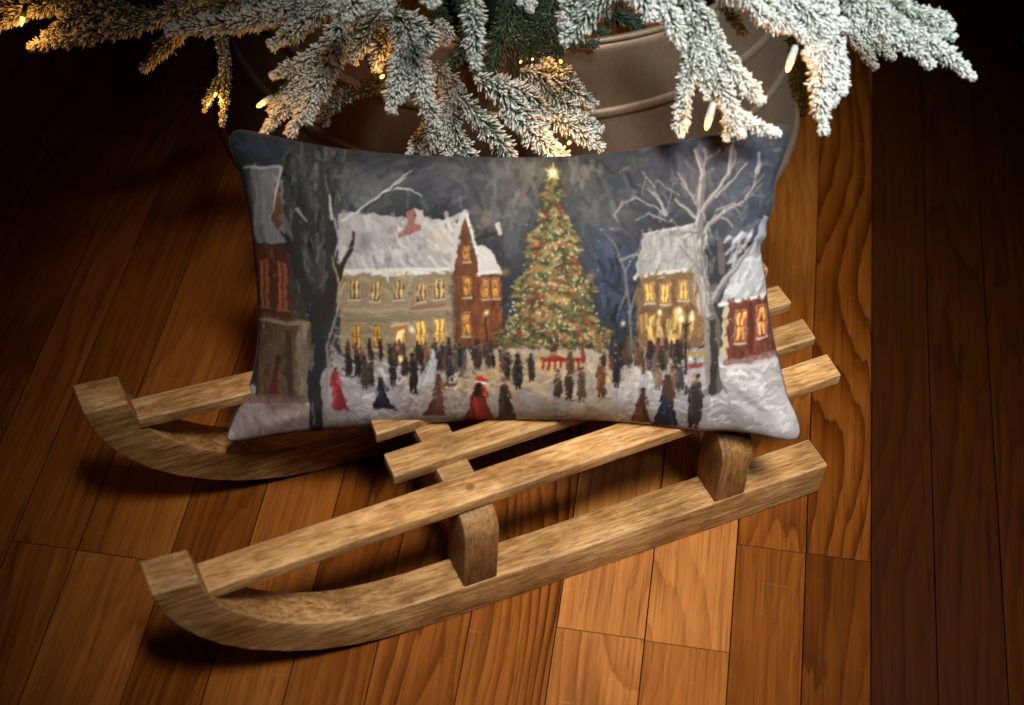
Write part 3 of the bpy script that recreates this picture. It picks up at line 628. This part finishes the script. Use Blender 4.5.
def cloth_print():
    q = M('printed_cloth'); a = q.n('ShaderNodeAttribute', attribute_name='paint').outputs['Color']
    g = q.n('ShaderNodeMix', data_type='RGBA', blend_type='MULTIPLY'); g.inputs[0].default_value = 1; q.l(a, g.inputs[6]); g.inputs[7].default_value = (INK, INK, INK, 1)
    q.base(g.outputs[2]); q.b.inputs['Roughness'].default_value = .75; q.b.inputs['Specular IOR Level'].default_value = .2
    co = q.n('ShaderNodeTexCoord').outputs['Object']
    w = q.noise(q.mapping(co, (900, 900, 900)), 1.0, 2, .5)
    lum = q.n('ShaderNodeRGBToBW'); q.l(a, lum.inputs[0])
    q.bump(q.math('ADD', q.math('MULTIPLY', w, .5), q.math('MULTIPLY', lum.outputs[0], .12)), .0003, .3)
    return q.m
INK = 1.02
link('front_panel', me, cloth_print(), cushion)
BS = 6
bg = FL[::BS, ::BS]; bgh = hh[::BS, ::BS]
nv, nu = bg.shape[:2]; bi = np.arange(nv*nu).reshape(nv, nu)
me = np_mesh((bg-PN*(bgh[..., None]*.75+.0002)-P0).reshape(-1, 3), np.stack([bi[:-1, :-1], bi[:-1, 1:], bi[1:, 1:], bi[1:, :-1]], -1).reshape(-1, 4))
q = M('plain_cloth'); q.base(q.ramp(q.noise(q.n('ShaderNodeTexCoord').outputs['Object'], 700, 3), [(.3, (.40, .40, .41)), (.7, (.5, .5, .5))])); q.b.inputs['Roughness'].default_value = .85
link('back_panel', me, q.m, cushion)
ring = np.concatenate([FL[0, ::8], FL[::8, -1], FL[-1, ::-8], FL[::-8, 0]])
keep = [0]
for i in range(1, len(ring)):
    if np.linalg.norm(ring[i]-ring[keep[-1]]) > .002: keep.append(i)
V, F = tube(ring[keep]-P0, .0006, 6)
link('seam', mesh(V, F), simple('seam_thread', (.045, .047, .052), .95), cushion)

# ------------------------------------------------------------------ TREE COLLAR
cx, cy, _ = on_z(508, 85, 0)
collar = empty('tree_collar', (cx, cy, 0)); tag(collar, 'round ribbed metal tree collar on the floor behind the cushion', 'tree collar')
def cone_r(z): return .30-.04*z/.25
def metal():
    q = M('antiqued_metal'); co = q.n('ShaderNodeTexCoord').outputs['Object']
    n1 = q.noise(q.mapping(co, (5, 5, 3)), 1, 5, .6); n2 = q.noise(q.mapping(co, (240, 240, 90)), 1, 3, .6)
    q.base(q.ramp(q.math('ADD', q.math('MULTIPLY', n1, .75), q.math('MULTIPLY', n2, .25)), [(.3, (.13, .088, .056)), (.55, (.25, .18, .12)), (.75, (.36, .275, .195))]))
    q.b.inputs['Metallic'].default_value = .5
    q.l(q.math('MULTIPLY_ADD', n1, .3, .3), q.b.inputs['Roughness'])
    q.bump(q.math('ADD', n1, q.math('MULTIPLY', n2, .2)), .0006, .7); return q.m
mt = metal()
zs = np.linspace(.006, .244, 30)
link('collar_wall', lathe([(cone_r(z), z) for z in zs]+[(cone_r(z)-.004, z) for z in zs[::-1]], 0, 0, 160), mt, collar)
def band(name, z, h, d):
    pr = [(cone_r(z+h*math.cos(a))-.001+d*math.sin(a), z+h*math.cos(a)) for a in np.linspace(0, math.pi, 10)]
    link(name, lathe(pr, 0, 0, 160), mt, collar)
band('rib', .178, .005, .0042); band('rib', .112, .005, .0042)
def rolled(name, z, r):
    link(name, lathe([(cone_r(z)-.001+r*math.cos(a), z+r*math.sin(a)) for a in np.linspace(0, 2*math.pi, 13)], 0, 0, 160), mt, collar)
rolled('rim', .2475, .0032); rolled('hem', .0062, .0052)

# ------------------------------------------------------------------ FLOCKED TREE
tree = empty('christmas_tree', (cx, cy, 0)); tag(tree, 'snow flocked artificial fir tree whose lowest branches hang over the cushion', 'tree')
T0 = np.array([cx, cy, 0])
def bark():
    q = M('bark'); co = q.n('ShaderNodeTexCoord').outputs['Object']
    q.base(q.ramp(q.noise(q.mapping(co, (60, 60, 14)), 1, 5), [(.3, (.02, .012, .008)), (.7, (.07, .042, .026))])); q.b.inputs['Roughness'].default_value = .85; return q.m
V, F = tube([(0, 0, .03), (0, 0, .4), (0, 0, .8), (0, 0, 1.3)], [.024, .022, .02, .016], 14)
link('trunk', mesh(V, F), bark(), tree)
V, F = join([tube([(0, 0, .05), (.16*math.cos(a), .16*math.sin(a), .012)], .009, 8) for a in np.radians([20, 110, 200, 290])]+[tube([(0, 0, .01), (0, 0, .16)], .03, 14)])
link('stand', mesh(V, F), simple('stand_metal', (.03, .05, .035), .5, .3), tree)
def needle_mat():
    q = M('flocked_needles'); a = q.n('ShaderNodeAttribute', attribute_name='flock'); s = q.n('ShaderNodeSeparateColor'); q.l(a.outputs['Color'], s.inputs[0])
    co = q.n('ShaderNodeTexCoord').outputs['Object']
    n = q.noise(co, 420, 4, .65)
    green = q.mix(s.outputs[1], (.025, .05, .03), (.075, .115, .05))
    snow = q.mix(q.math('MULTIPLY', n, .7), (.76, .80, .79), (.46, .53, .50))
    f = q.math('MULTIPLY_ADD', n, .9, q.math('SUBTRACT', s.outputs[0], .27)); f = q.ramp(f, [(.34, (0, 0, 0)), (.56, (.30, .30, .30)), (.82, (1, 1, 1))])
    q.base(q.mix(f, green, snow)); q.b.inputs['Roughness'].default_value = .8; q.b.inputs['Specular IOR Level'].default_value = .25
    q.b.inputs['Subsurface Weight'].default_value = 0
    q.bump(n, .0008, .6); return q.m
nm = needle_mat()
rn = np.random.default_rng(21)
NEED_V, = [np.array([[0, 0, 0]]+[[math.cos(a)*.8, math.sin(a)*.8, .35] for a in (0, 2.09, 4.19)]+[[math.cos(a), math.sin(a), .85] for a in (0, 2.09, 4.19)]+[[0, 0, 1.0]])]
NEED_F = np.array([[0, 2, 1], [0, 3, 2], [0, 1, 3], [1, 2, 5], [1, 5, 4], [2, 3, 6], [2, 6, 5], [3, 1, 4], [3, 4, 6], [4, 5, 7], [5, 6, 7], [6, 4, 7]])
def spline3(pts, n):
    p = np.array(pts, float); q = []
    for i in range(len(p)-1):
        p0, p1, p2, p3 = p[max(i-1, 0)], p[i], p[i+1], p[min(i+2, len(p)-1)]
        for t in np.linspace(0, 1, n, endpoint=False): q.append(.5*((2*p1)+(-p0+p2)*t+(2*p0-5*p1+4*p2-p3)*t*t+(-p0+3*p1-3*p2+p3)*t**3))
    q.append(p[-1]); return np.array(q)
def spray(px, r, flock, dens=1.0, spread=1.0, green=.5, world=False):
    """px: list of (x, y, depth) seen points from root to tip; r: radius in px; returns needle and stem arrays"""
    P3 = np.array(px, float) if world else np.array([at_depth(*p) for p in px]); ax = spline3(P3, 10)
    dep = px[0][2]; R = r if world else .9*r*dep/CF
    seg = np.linalg.norm(np.diff(ax, axis=0), axis=1); s = np.r_[0, np.cumsum(seg)]; L = s[-1]
    n = int(dens*max(L/R*(84+40*max(0, flock-.5)*2), 60))
    t = rn.uniform(0, 1, n)**.92; t[:int(n*.10)] = rn.uniform(.94, 1, int(n*.10))
    pos = np.stack([np.interp(t*L, s, ax[:, k]) for k in range(3)], 1)
    tan = np.stack([np.interp(np.minimum(t*L+.003, L), s, ax[:, k])-np.interp(np.maximum(np.minimum(t*L+.003, L)-.006, 0), s, ax[:, k]) for k in range(3)], 1); tan /= np.linalg.norm(tan, axis=1)[:, None]+1e-9
    a0 = np.cross(tan, [0.1, .2, 1]); a0 /= np.linalg.norm(a0, axis=1)[:, None]; b0 = np.cross(tan, a0)
    th = rn.uniform(0, 2*math.pi, n); rad = a0*np.cos(th)[:, None]+b0*np.sin(th)[:, None]
    if not world:      # sprays are flatter than round
        vd = np.array(P3[0])-CC; vd /= np.linalg.norm(vd); rad = rad-.45*(rad@vd)[:, None]*vd; rad /= np.linalg.norm(rad, axis=1)[:, None]
    tip = np.clip((t-.72)/.28, 0, 1)
    clump = np.sin(t*L/R*2.6+rn.uniform(0, 6))*.5+np.sin(t*L/R*5.1+th)*.5
    alpha = np.radians((50-26*tip)*spread+rn.normal(0, 10, n)+5*clump); alpha = np.clip(alpha, .12, 1.45)
    ln = R/np.sin(np.radians(50*spread))*rn.uniform(.6, 1.16, n)*(1+.13*clump)*(1-.35*tip)*(.75+.25*np.minimum(1, t*5))
    d = tan*np.cos(alpha)[:, None]+rad*np.sin(alpha)[:, None]; d[:, 2] -= .10; d /= np.linalg.norm(d, axis=1)[:, None]
    pos = pos-tan*(ln*np.cos(alpha)*.55*(t > .5))[:, None]
    e = np.cross(d, rn.normal(size=(n, 3))); e /= np.linalg.norm(e, axis=1)[:, None]; f = np.cross(d, e)
    w = rn.uniform(.00052, .00105, n)*(.66+.9*flock)*(R/.0105)**.35
    bend = rn.normal(0, .16, n)
    V = pos[:, None]+d[:, None]*(NEED_V[None, :, 2:]*ln[:, None, None])+e[:, None]*(NEED_V[None, :, :1]*w[:, None, None])+f[:, None]*(NEED_V[None, :, 1:2]*w[:, None, None])+e[:, None]*((NEED_V[None, :, 2:]**2)*(bend*ln)[:, None, None])
    F = NEED_F[None]+(np.arange(n)*8)[:, None, None]
    fl = np.clip(flock+rn.normal(0, .16, n)+.12*tip, 0, 1)
    cf = np.empty((n, 8, 4)); cf[..., 0] = fl[:, None]*np.array([.0, .32, .32, .32, .88, .88, .88, 1.05])[None]; cf[..., 1] = np.clip(green+rn.normal(0, .3, n), 0, 1)[:, None]; cf[..., 2] = 0; cf[..., 3] = 1
    sv, sf = tube(ax, np.linspace(.0022, .0010, len(ax)), 6)
    tri = []
    for q_ in sf:
        for k in range(1, len(q_)-1): tri.append((q_[0], q_[k], q_[k+1]))
    sc_ = np.zeros((len(sv), 4)); sc_[:, 0] = .15+.5*flock; sc_[:, 3] = 1
    return [(V.reshape(-1, 3), F.reshape(-1, 3), cf.reshape(-1, 4)), (np.array(sv), np.array(tri), sc_)]
def branch(sprays, name='branch'):
    Vs, Fs, Cs, o = [], [], [], 0
    for sp in sprays:
        for V, F, C in spray(*sp[0:3], **(sp[3] if len(sp) > 3 else {})):
            Vs.append(V); Fs.append(F+o); Cs.append(C); o += len(V)
    me = np_mesh(np.concatenate(Vs)-T0, np.concatenate(Fs))
    ca = me.color_attributes.new('flock', 'FLOAT_COLOR', 'POINT'); ca.data.foreach_set('color', np.concatenate(Cs).astype(np.float32).ravel())
    return link(name, me, nm, tree)
# each branch: sprays as (points (x, y, depth), radius px, flocking)
A, B_, C_, D_, E_ = 1.30, 1.34, 1.39, 1.44, 1.50
G0 = dict(green=.2); GR = dict(green=.9); OP = dict(dens=.75, spread=1.15)
branch([([(90,-30,D_),(45,2,D_),(-14,12,D_)], 15, .62), ([(60,-25,D_),(25,8,D_),(-6,30,D_)], 11, .6), ([(120,-20,D_),(60,12,D_)], 12, .55), ([(20,-25,D_),(-15,5,D_)], 14, .6)])
branch([([(215,-14,D_),(150,20,D_),(90,34,D_),(29,47,D_)], 11, .62), ([(150,12,D_),(110,18,D_)], 10, .5), ([(130,4,D_),(75,20,D_),(44,38,D_)], 11, .55)])
branch([([(230,-10,E_),(188,22,E_),(143,70,E_)], 11, .62), ([(240,0,E_),(200,10,E_),(168,40,E_)], 11, .5), ([(210,4,E_),(225,60,E_),(222,126,E_)], 7, .45, OP), ([(225,70,E_),(208,100,E_),(204,112,E_)], 6, .4, OP)])
branch([([(330,-12,C_),(265,16,C_),(215,24,C_),(167,30,C_)], 13, .72), ([(350,-15,C_),(300,10,C_),(258,26,C_)], 11, .62), ([(262,-20,C_),(262,6,C_)], 12, .85), ([(300,-25,C_),(282,0,C_),(262,14,C_)], 12, .8), ([(255,-20,C_),(244,12,C_)], 8, .85)])
branch([([(345,-16,C_),(315,14,C_),(271,46,C_)], 13, .72), ([(360,-10,C_),(335,20,C_)], 12, .55)])
branch([([(350,-10,C_),(336,36,C_),(322,80,C_),(289,134,C_)], 14, .8), ([(334,40,C_),(302,62,C_),(272,76,C_)], 10, .7), ([(328,58,C_),(296,86,C_),(270,112,C_)], 10, .72), ([(324,70,C_),(288,104,C_),(262,134,C_)], 9, .7), ([(342,30,C_),(330,64,C_)], 15, .72), ([(330,60,C_),(312,96,C_),(306,122,C_)], 12, .85)])
branch([([(358,-30,A),(348,20,A)], 14, .98), ([(340,-22,A),(334,12,A)], 9, .95), ([(368,-22,A),(362,12,A)], 9, .95), ([(388,-25,A),(386,14,A)], 11, .98), ([(378,-22,A),(376,8,A)], 9, .95), ([(436,-28,A),(431,7,A)], 10, .95), ([(424,-25,A),(424,3,A)], 7, .9)])
branch([([(395,-5,D_),(370,28,D_),(352,62,D_)], 12, .55), ([(405,10,D_),(384,40,D_),(376,70,D_)], 12, .58), ([(372,5,D_),(345,30,D_),(342,60,D_)], 11, .5), ([(388,84,E_),(350,94,E_),(316,120,E_)], 9, .5, OP), ([(350,92,E_),(330,100,E_),(326,126,E_)], 7, .5, OP)])
branch([([(392,14,C_),(424,34,C_),(426,52,C_)], 15, .72, dict(green=.7)), ([(400,20,C_),(400,44,C_)], 12, .65), ([(405,30,C_),(418,66,C_),(424,100,C_)], 15, .85), ([(408,50,C_),(398,80,C_),(391,112,C_)], 12, .85), ([(420,70,C_),(424,96,C_),(437,126,C_)], 11, .72, dict(green=.8)), ([(402,40,C_),(400,70,C_),(404,96,C_)], 13, .85), ([(380,-5,C_),(398,16,C_),(420,24,C_)], 9, .2, GR)])
branch([([(452,84,D_),(440,122,D_),(424,156,D_)], 12, .74, OP), ([(446,110,D_),(424,134,D_),(408,156,D_)], 9, .74, OP), ([(446,110,D_),(446,138,D_),(450,162,D_)], 9, .74, OP), ([(430,64,D_),(446,78,D_),(452,102,D_)], 12, .66), ([(436,20,D_),(446,32,D_),(444,44,D_)], 9, .68, OP)])
branch([([(466,-40,B_),(473,10,B_),(475,68,B_)], 14, .74, dict(dens=.7, spread=1.25))])
branch([([(532,-30,B_),(530,11,B_)], 8, .9), ([(520,-30,B_),(520,4,B_)], 7, .85)])
branch([([(640,-32,B_),(600,2,B_),(564,42,B_)], 17, .62, dict(green=.8)), ([(612,-30,B_),(580,-2,B_),(560,26,B_)], 14, .7, OP), ([(632,-30,B_),(606,10,B_)], 14, .5, GR)])
# dark inner growth; deepest sprays added to darken the unlit collar inside
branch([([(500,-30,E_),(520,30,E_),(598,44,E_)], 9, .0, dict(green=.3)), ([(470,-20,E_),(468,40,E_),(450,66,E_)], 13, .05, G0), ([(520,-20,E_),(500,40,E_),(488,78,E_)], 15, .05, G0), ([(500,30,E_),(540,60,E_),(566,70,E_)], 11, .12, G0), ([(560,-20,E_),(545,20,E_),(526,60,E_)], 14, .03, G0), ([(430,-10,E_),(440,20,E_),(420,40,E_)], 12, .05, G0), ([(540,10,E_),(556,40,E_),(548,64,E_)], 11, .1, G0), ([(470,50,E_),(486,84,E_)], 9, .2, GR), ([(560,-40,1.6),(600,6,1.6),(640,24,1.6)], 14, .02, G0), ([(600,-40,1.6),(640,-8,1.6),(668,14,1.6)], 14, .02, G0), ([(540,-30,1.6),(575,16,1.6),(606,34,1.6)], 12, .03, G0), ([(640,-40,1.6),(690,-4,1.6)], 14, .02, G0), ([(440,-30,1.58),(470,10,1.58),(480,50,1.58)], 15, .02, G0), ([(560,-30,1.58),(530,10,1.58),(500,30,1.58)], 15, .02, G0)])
branch([([(474,78,D_),(512,100,D_),(556,160,D_)], 17, .72, OP), ([(490,82,D_),(528,96,D_),(550,120,D_)], 15, .72, OP), ([(456,96,D_),(480,120,D_),(516,162,D_)], 14, .62, OP), ([(450,110,D_),(458,140,D_),(476,168,D_)], 13, .62, OP), ([(464,84,D_),(446,104,D_),(440,130,D_)], 10, .62, OP), ([(500,100,D_),(534,136,D_),(566,158,D_)], 14, .74, OP)])
branch([([(520,70,D_),(552,78,D_),(594,106,D_)], 14, .58, OP), ([(530,70,D_),(556,96,D_),(580,120,D_)], 13, .6, OP), ([(540,60,D_),(566,76,D_),(578,88,D_)], 11, .5, OP), ([(540,108,D_),(574,128,D_),(602,148,D_)], 13, .72, OP), ([(550,110,D_),(586,122,D_),(602,130,D_)], 9, .68, OP)])
# unseen next tiers of the crown, added to shade the collar inside
for tier, (zt, rad_) in enumerate(((.52, .33), (.64, .34), (.78, .32))):
    sp = []
    for k in range(13):
        an = 2*math.pi*(k+.5*(tier % 2))/13+rn.normal(0, .07); rr = rad_*(1.0 if math.cos(an) < .3 else .85)*rn.uniform(.92, 1.06)
        f = lambda q_, dz, da=0: (cx+rr*q_*math.cos(an+da), cy+rr*q_*math.sin(an+da), zt+dz)
        sp.append(([f(.05, .0), f(.5, .045), f(1, .03)], .034, .5, dict(world=True, dens=.8)))
        for da in (-.2, .2): sp.append(([f(.4, .03), f(.65, .04, da*.6), f(.9, .035, da)], .028, .55, dict(world=True, dens=.7)))
    branch(sp)
# bright branches on the right
branch([([(628,-30,A),(640,-8,A),(652,18,A)], 15.3, 0.89), ([(660,-28,A),(668,8,A),(683,48,A)], 12.6, 0.92), ([(640,-28,A),(625,-2,A)], 11.7, 0.74, dict(green=.8)), ([(660,-26,A),(650,0,A)], 12.6, 0.89)])
branch([([(676,-20,A),(702,16,A),(722,48,A)], 11.7, 0.68), ([(690,8,A),(694,44,A),(684,95,A)], 11.7, 0.66), ([(687,80,A),(682,110,A),(680,136,A)], 9.9, 0.74), ([(694,30,A),(712,70,A),(728,102,A),(742,136,A)], 11.7, 0.74), ([(704,40,A),(706,74,A),(708,98,A)], 9.9, 0.66), ([(706,34,A),(728,60,A),(738,72,A)], 10.8, 0.66), ([(722,62,A),(742,80,A),(762,102,A)], 10.8, 0.84), ([(732,108,A),(752,124,A),(780,134,A)], 8.1, 0.89), ([(724,98,A),(730,126,A),(726,140,A)], 8.1, 0.54)])
branch([([(706,-24,B_),(728,8,B_),(745,36,B_)], 8.1, 0.49, GR), ([(726,-20,B_),(738,6,B_)], 8.1, 0.44, GR), ([(760,-10,B_),(752,14,B_)], 8.1, 0.54, GR)])
branch([([(722,-22,A),(764,2,A),(806,38,A)], 12.6, 0.86), ([(700,-26,A),(740,-4,A),(770,10,A)], 12.6, 0.84), ([(760,-25,A),(800,6,A),(845,26,A)], 12.6, 0.89), ([(742,-4,A),(768,18,A),(790,30,A)], 11.7, 0.84), ([(790,-25,A),(820,-4,A),(836,12,A)], 12.6, 0.89)])
branch([([(834,-25,A),(852,4,A),(853,33,A)], 10.8, 0.72, dict(green=.8)), ([(848,-25,A),(858,8,A)], 9.9, 0.54, GR)])
branch([([(808,14,A),(822,50,A),(820,92,A),(824,132,A)], 12.6, 0.86), ([(828,22,A),(838,54,A),(843,94,A)], 10, 1.0), ([(812,30,A),(812,66,A)], 9.9, 0.92), ([(818,40,A),(834,80,A),(830,104,A)], 12, 1.0), ([(790,36,B_),(800,72,B_),(803,115,B_)], 8.1, 0.10, dict(green=.9, spread=1.2)), ([(802,46,B_),(794,76,B_),(798,100,B_)], 7.2, 0.14, dict(green=.9))])
branch([([(838,18,C_),(858,42,C_),(876,68,C_)], 8.1, 0.89), ([(852,14,C_),(872,40,C_),(894,58,C_)], 8.1, 0.74), ([(862,18,C_),(884,40,C_),(886,56,C_)], 7.2, 0.69)])
branch([([(846,-12,A),(890,20,A),(932,66,A)], 11.7, 0.72, dict(green=.8)), ([(894,18,A),(934,44,A),(974,78,A)], 9.9, 0.82), ([(874,-14,A),(912,14,A),(944,34,A)], 11.7, 0.60, GR), ([(900,2,A),(930,20,A),(954,38,A)], 9.9, 0.66, dict(green=.8)), ([(920,10,A),(944,20,A),(952,30,A)], 8.1, 0.74), ([(870,-30,A),(896,0,A),(906,8,A)], 10.8, 0.29, GR), ([(866,4,A),(890,34,A),(914,52,A)], 10.8, 0.79)])

# ------------------------------------------------------------------ STRING LIGHTS
lights = empty('string_lights', tuple(at_depth(560, 60, 1.45))); L0 = at_depth(560, 60, 1.45)
tag(lights, 'string of small warm white fairy lights wound through the flocked branches', 'string lights')
def glow(name, s):
    q = M(name); q.b.inputs['Base Color'].default_value = (1, .6, .25, 1); q.b.inputs['Emission Color'].default_value = (1, .44, .09, 1); q.b.inputs['Emission Strength'].default_value = s; q.b.inputs['Roughness'].default_value = .3; return q.m
gm = glow('lit_bulb_glass', 4.5); sm = simple('white_socket', (.42, .46, .45), .6); wm = simple('light_wire', (.015, .03, .018), .6)
bulbs = [((23, 17, 1.42), (21, 26, 1.42), .8), ((272, 97, 1.375), (257, 107, 1.362), .85), ((376, 82, 1.44), (384, 75, 1.425), .62), ((565, 70, 1.45), (560, 60, 1.425), .55), ((578, 134, 1.45), (568, 144, 1.42), .6),
         ((712, 108, 1.285), (706, 130, 1.28), 1.0), ((793, 54, 1.29), (787, 72, 1.285), 1.0), ((222, 82, 1.50), (214, 97, 1.49), .5), ((526, 52, 1.5), (520, 63, 1.48), .42), ((576, 140, 1.45), (563, 148, 1.425), .42), ((538, 50, 1.5), (532, 60, 1.47), .4), ((228, 92, 1.5), (220, 101, 1.485), .36), ((216, 92, 1.5), (207, 106, 1.485), .36)]
wire_pts = []
for k, (s, e, q) in enumerate(bulbs):
    a, b = at_depth(*s), at_depth(*e); d = (b-a)/np.linalg.norm(b-a); small = q < .5
    rb = .0024*q; Lb = .0105*q
    V, F = tube([b-d*Lb, b-d*Lb*.8, b-d*Lb*.35, b-d*Lb*.12, b], [rb*.8, rb, rb*.85, rb*.5, rb*.08], 12)
    bo = link('bulb', mesh(np.array(V)-L0, F), gm, lights)
    V, F = tube([b-d*(Lb+.012*q), b-d*(Lb+.010*q), b-d*Lb*.86], [rb*.7, rb*1.1, rb*1.22], 12)
    link('socket', mesh(np.array(V)-L0, F), sm if q > .8 else wm, bo)
    ld = bpy.data.lights.new('bulb_light', 'POINT'); ld.energy = .05*(0.22 if small else 1); ld.color = (1, .38, .08); ld.shadow_soft_size = .004
    lo = bpy.data.objects.new('bulb_light', ld); COL.objects.link(lo); lo.parent = lights; lo.location = tuple(b+d*.005-L0)
    wire_pts.append(b-d*(Lb+.012*q))
leads = [[(30,4,1.43),(55,-10,1.44),(90,-45,1.44)], [(300,70,1.39),(325,40,1.39),(350,-45,1.39)], [(366,55,1.45),(385,20,1.44),(405,-45,1.43)], [(556,80,1.46),(512,60,1.5),(505,-45,1.5)], [(560,112,1.46),(520,95,1.5),(495,-45,1.5)],
         [(711,80,1.305),(700,40,1.305),(680,-45,1.3)], [(806,36,1.305),(790,10,1.305),(740,-45,1.3)], [(224,60,1.5),(214,20,1.5),(236,-45,1.5)], [(510,30,1.5),(508,10,1.5),(515,-45,1.5)], [(566,112,1.46),(524,95,1.5),(498,-45,1.5)], [(530,30,1.5),(520,10,1.5),(518,-45,1.5)], [(226,60,1.5),(216,20,1.5),(238,-45,1.5)], [(220,60,1.5),(214,20,1.5),(234,-45,1.5)]]
parts = []
for k, ld_ in enumerate(leads):
    parts.append(tube(spline3([wire_pts[k]]+[at_depth(*p) for p in ld_], 8), .0008, 6))
ends = sorted([ld_[-1] for ld_ in leads]); parts.append(tube(spline3([at_depth(*p) for p in ends], 8), .0009, 6))
V, F = join(parts); link('wire', mesh(np.array(V)-L0, F), wm, lights)

# ------------------------------------------------------------------ LIGHT
w = bpy.data.worlds.new('World'); sc.world = w; w.use_nodes = True
bgn = w.node_tree.nodes['Background']; bgn.inputs[0].default_value = (1, .78, .6, 1); bgn.inputs[1].default_value = .010
def area(name, loc, aim, size, power, col, spread=180):
    l = bpy.data.lights.new(name, 'AREA'); l.shape = 'DISK'; l.size = size; l.energy = power; l.color = col; l.spread = R_(spread)
    o = bpy.data.objects.new(name, l); COL.objects.link(o); o.location = loc
    o.rotation_euler = (Vector(aim)-Vector(loc)).to_track_quat('-Z', 'Y').to_euler(); return o
area('key_softbox', (.34, -.80, 1.88), (.10, -.20, .0), .7, 2.25, (1, .92, .81), 18.5)
area('branch_fill_lamp', (.75, -1.0, 1.85), (.27, .03, .38), .5, .56, (.93, .99, 1), 12)  # added lamp without a known source, brightens right branches and collar
vs = sc.view_settings; vs.view_transform = 'Standard'; vs.look = 'None'; vs.exposure = 0; vs.gamma = 1
sc.cycles.use_denoising = True
sc.cycles.max_bounces = 6
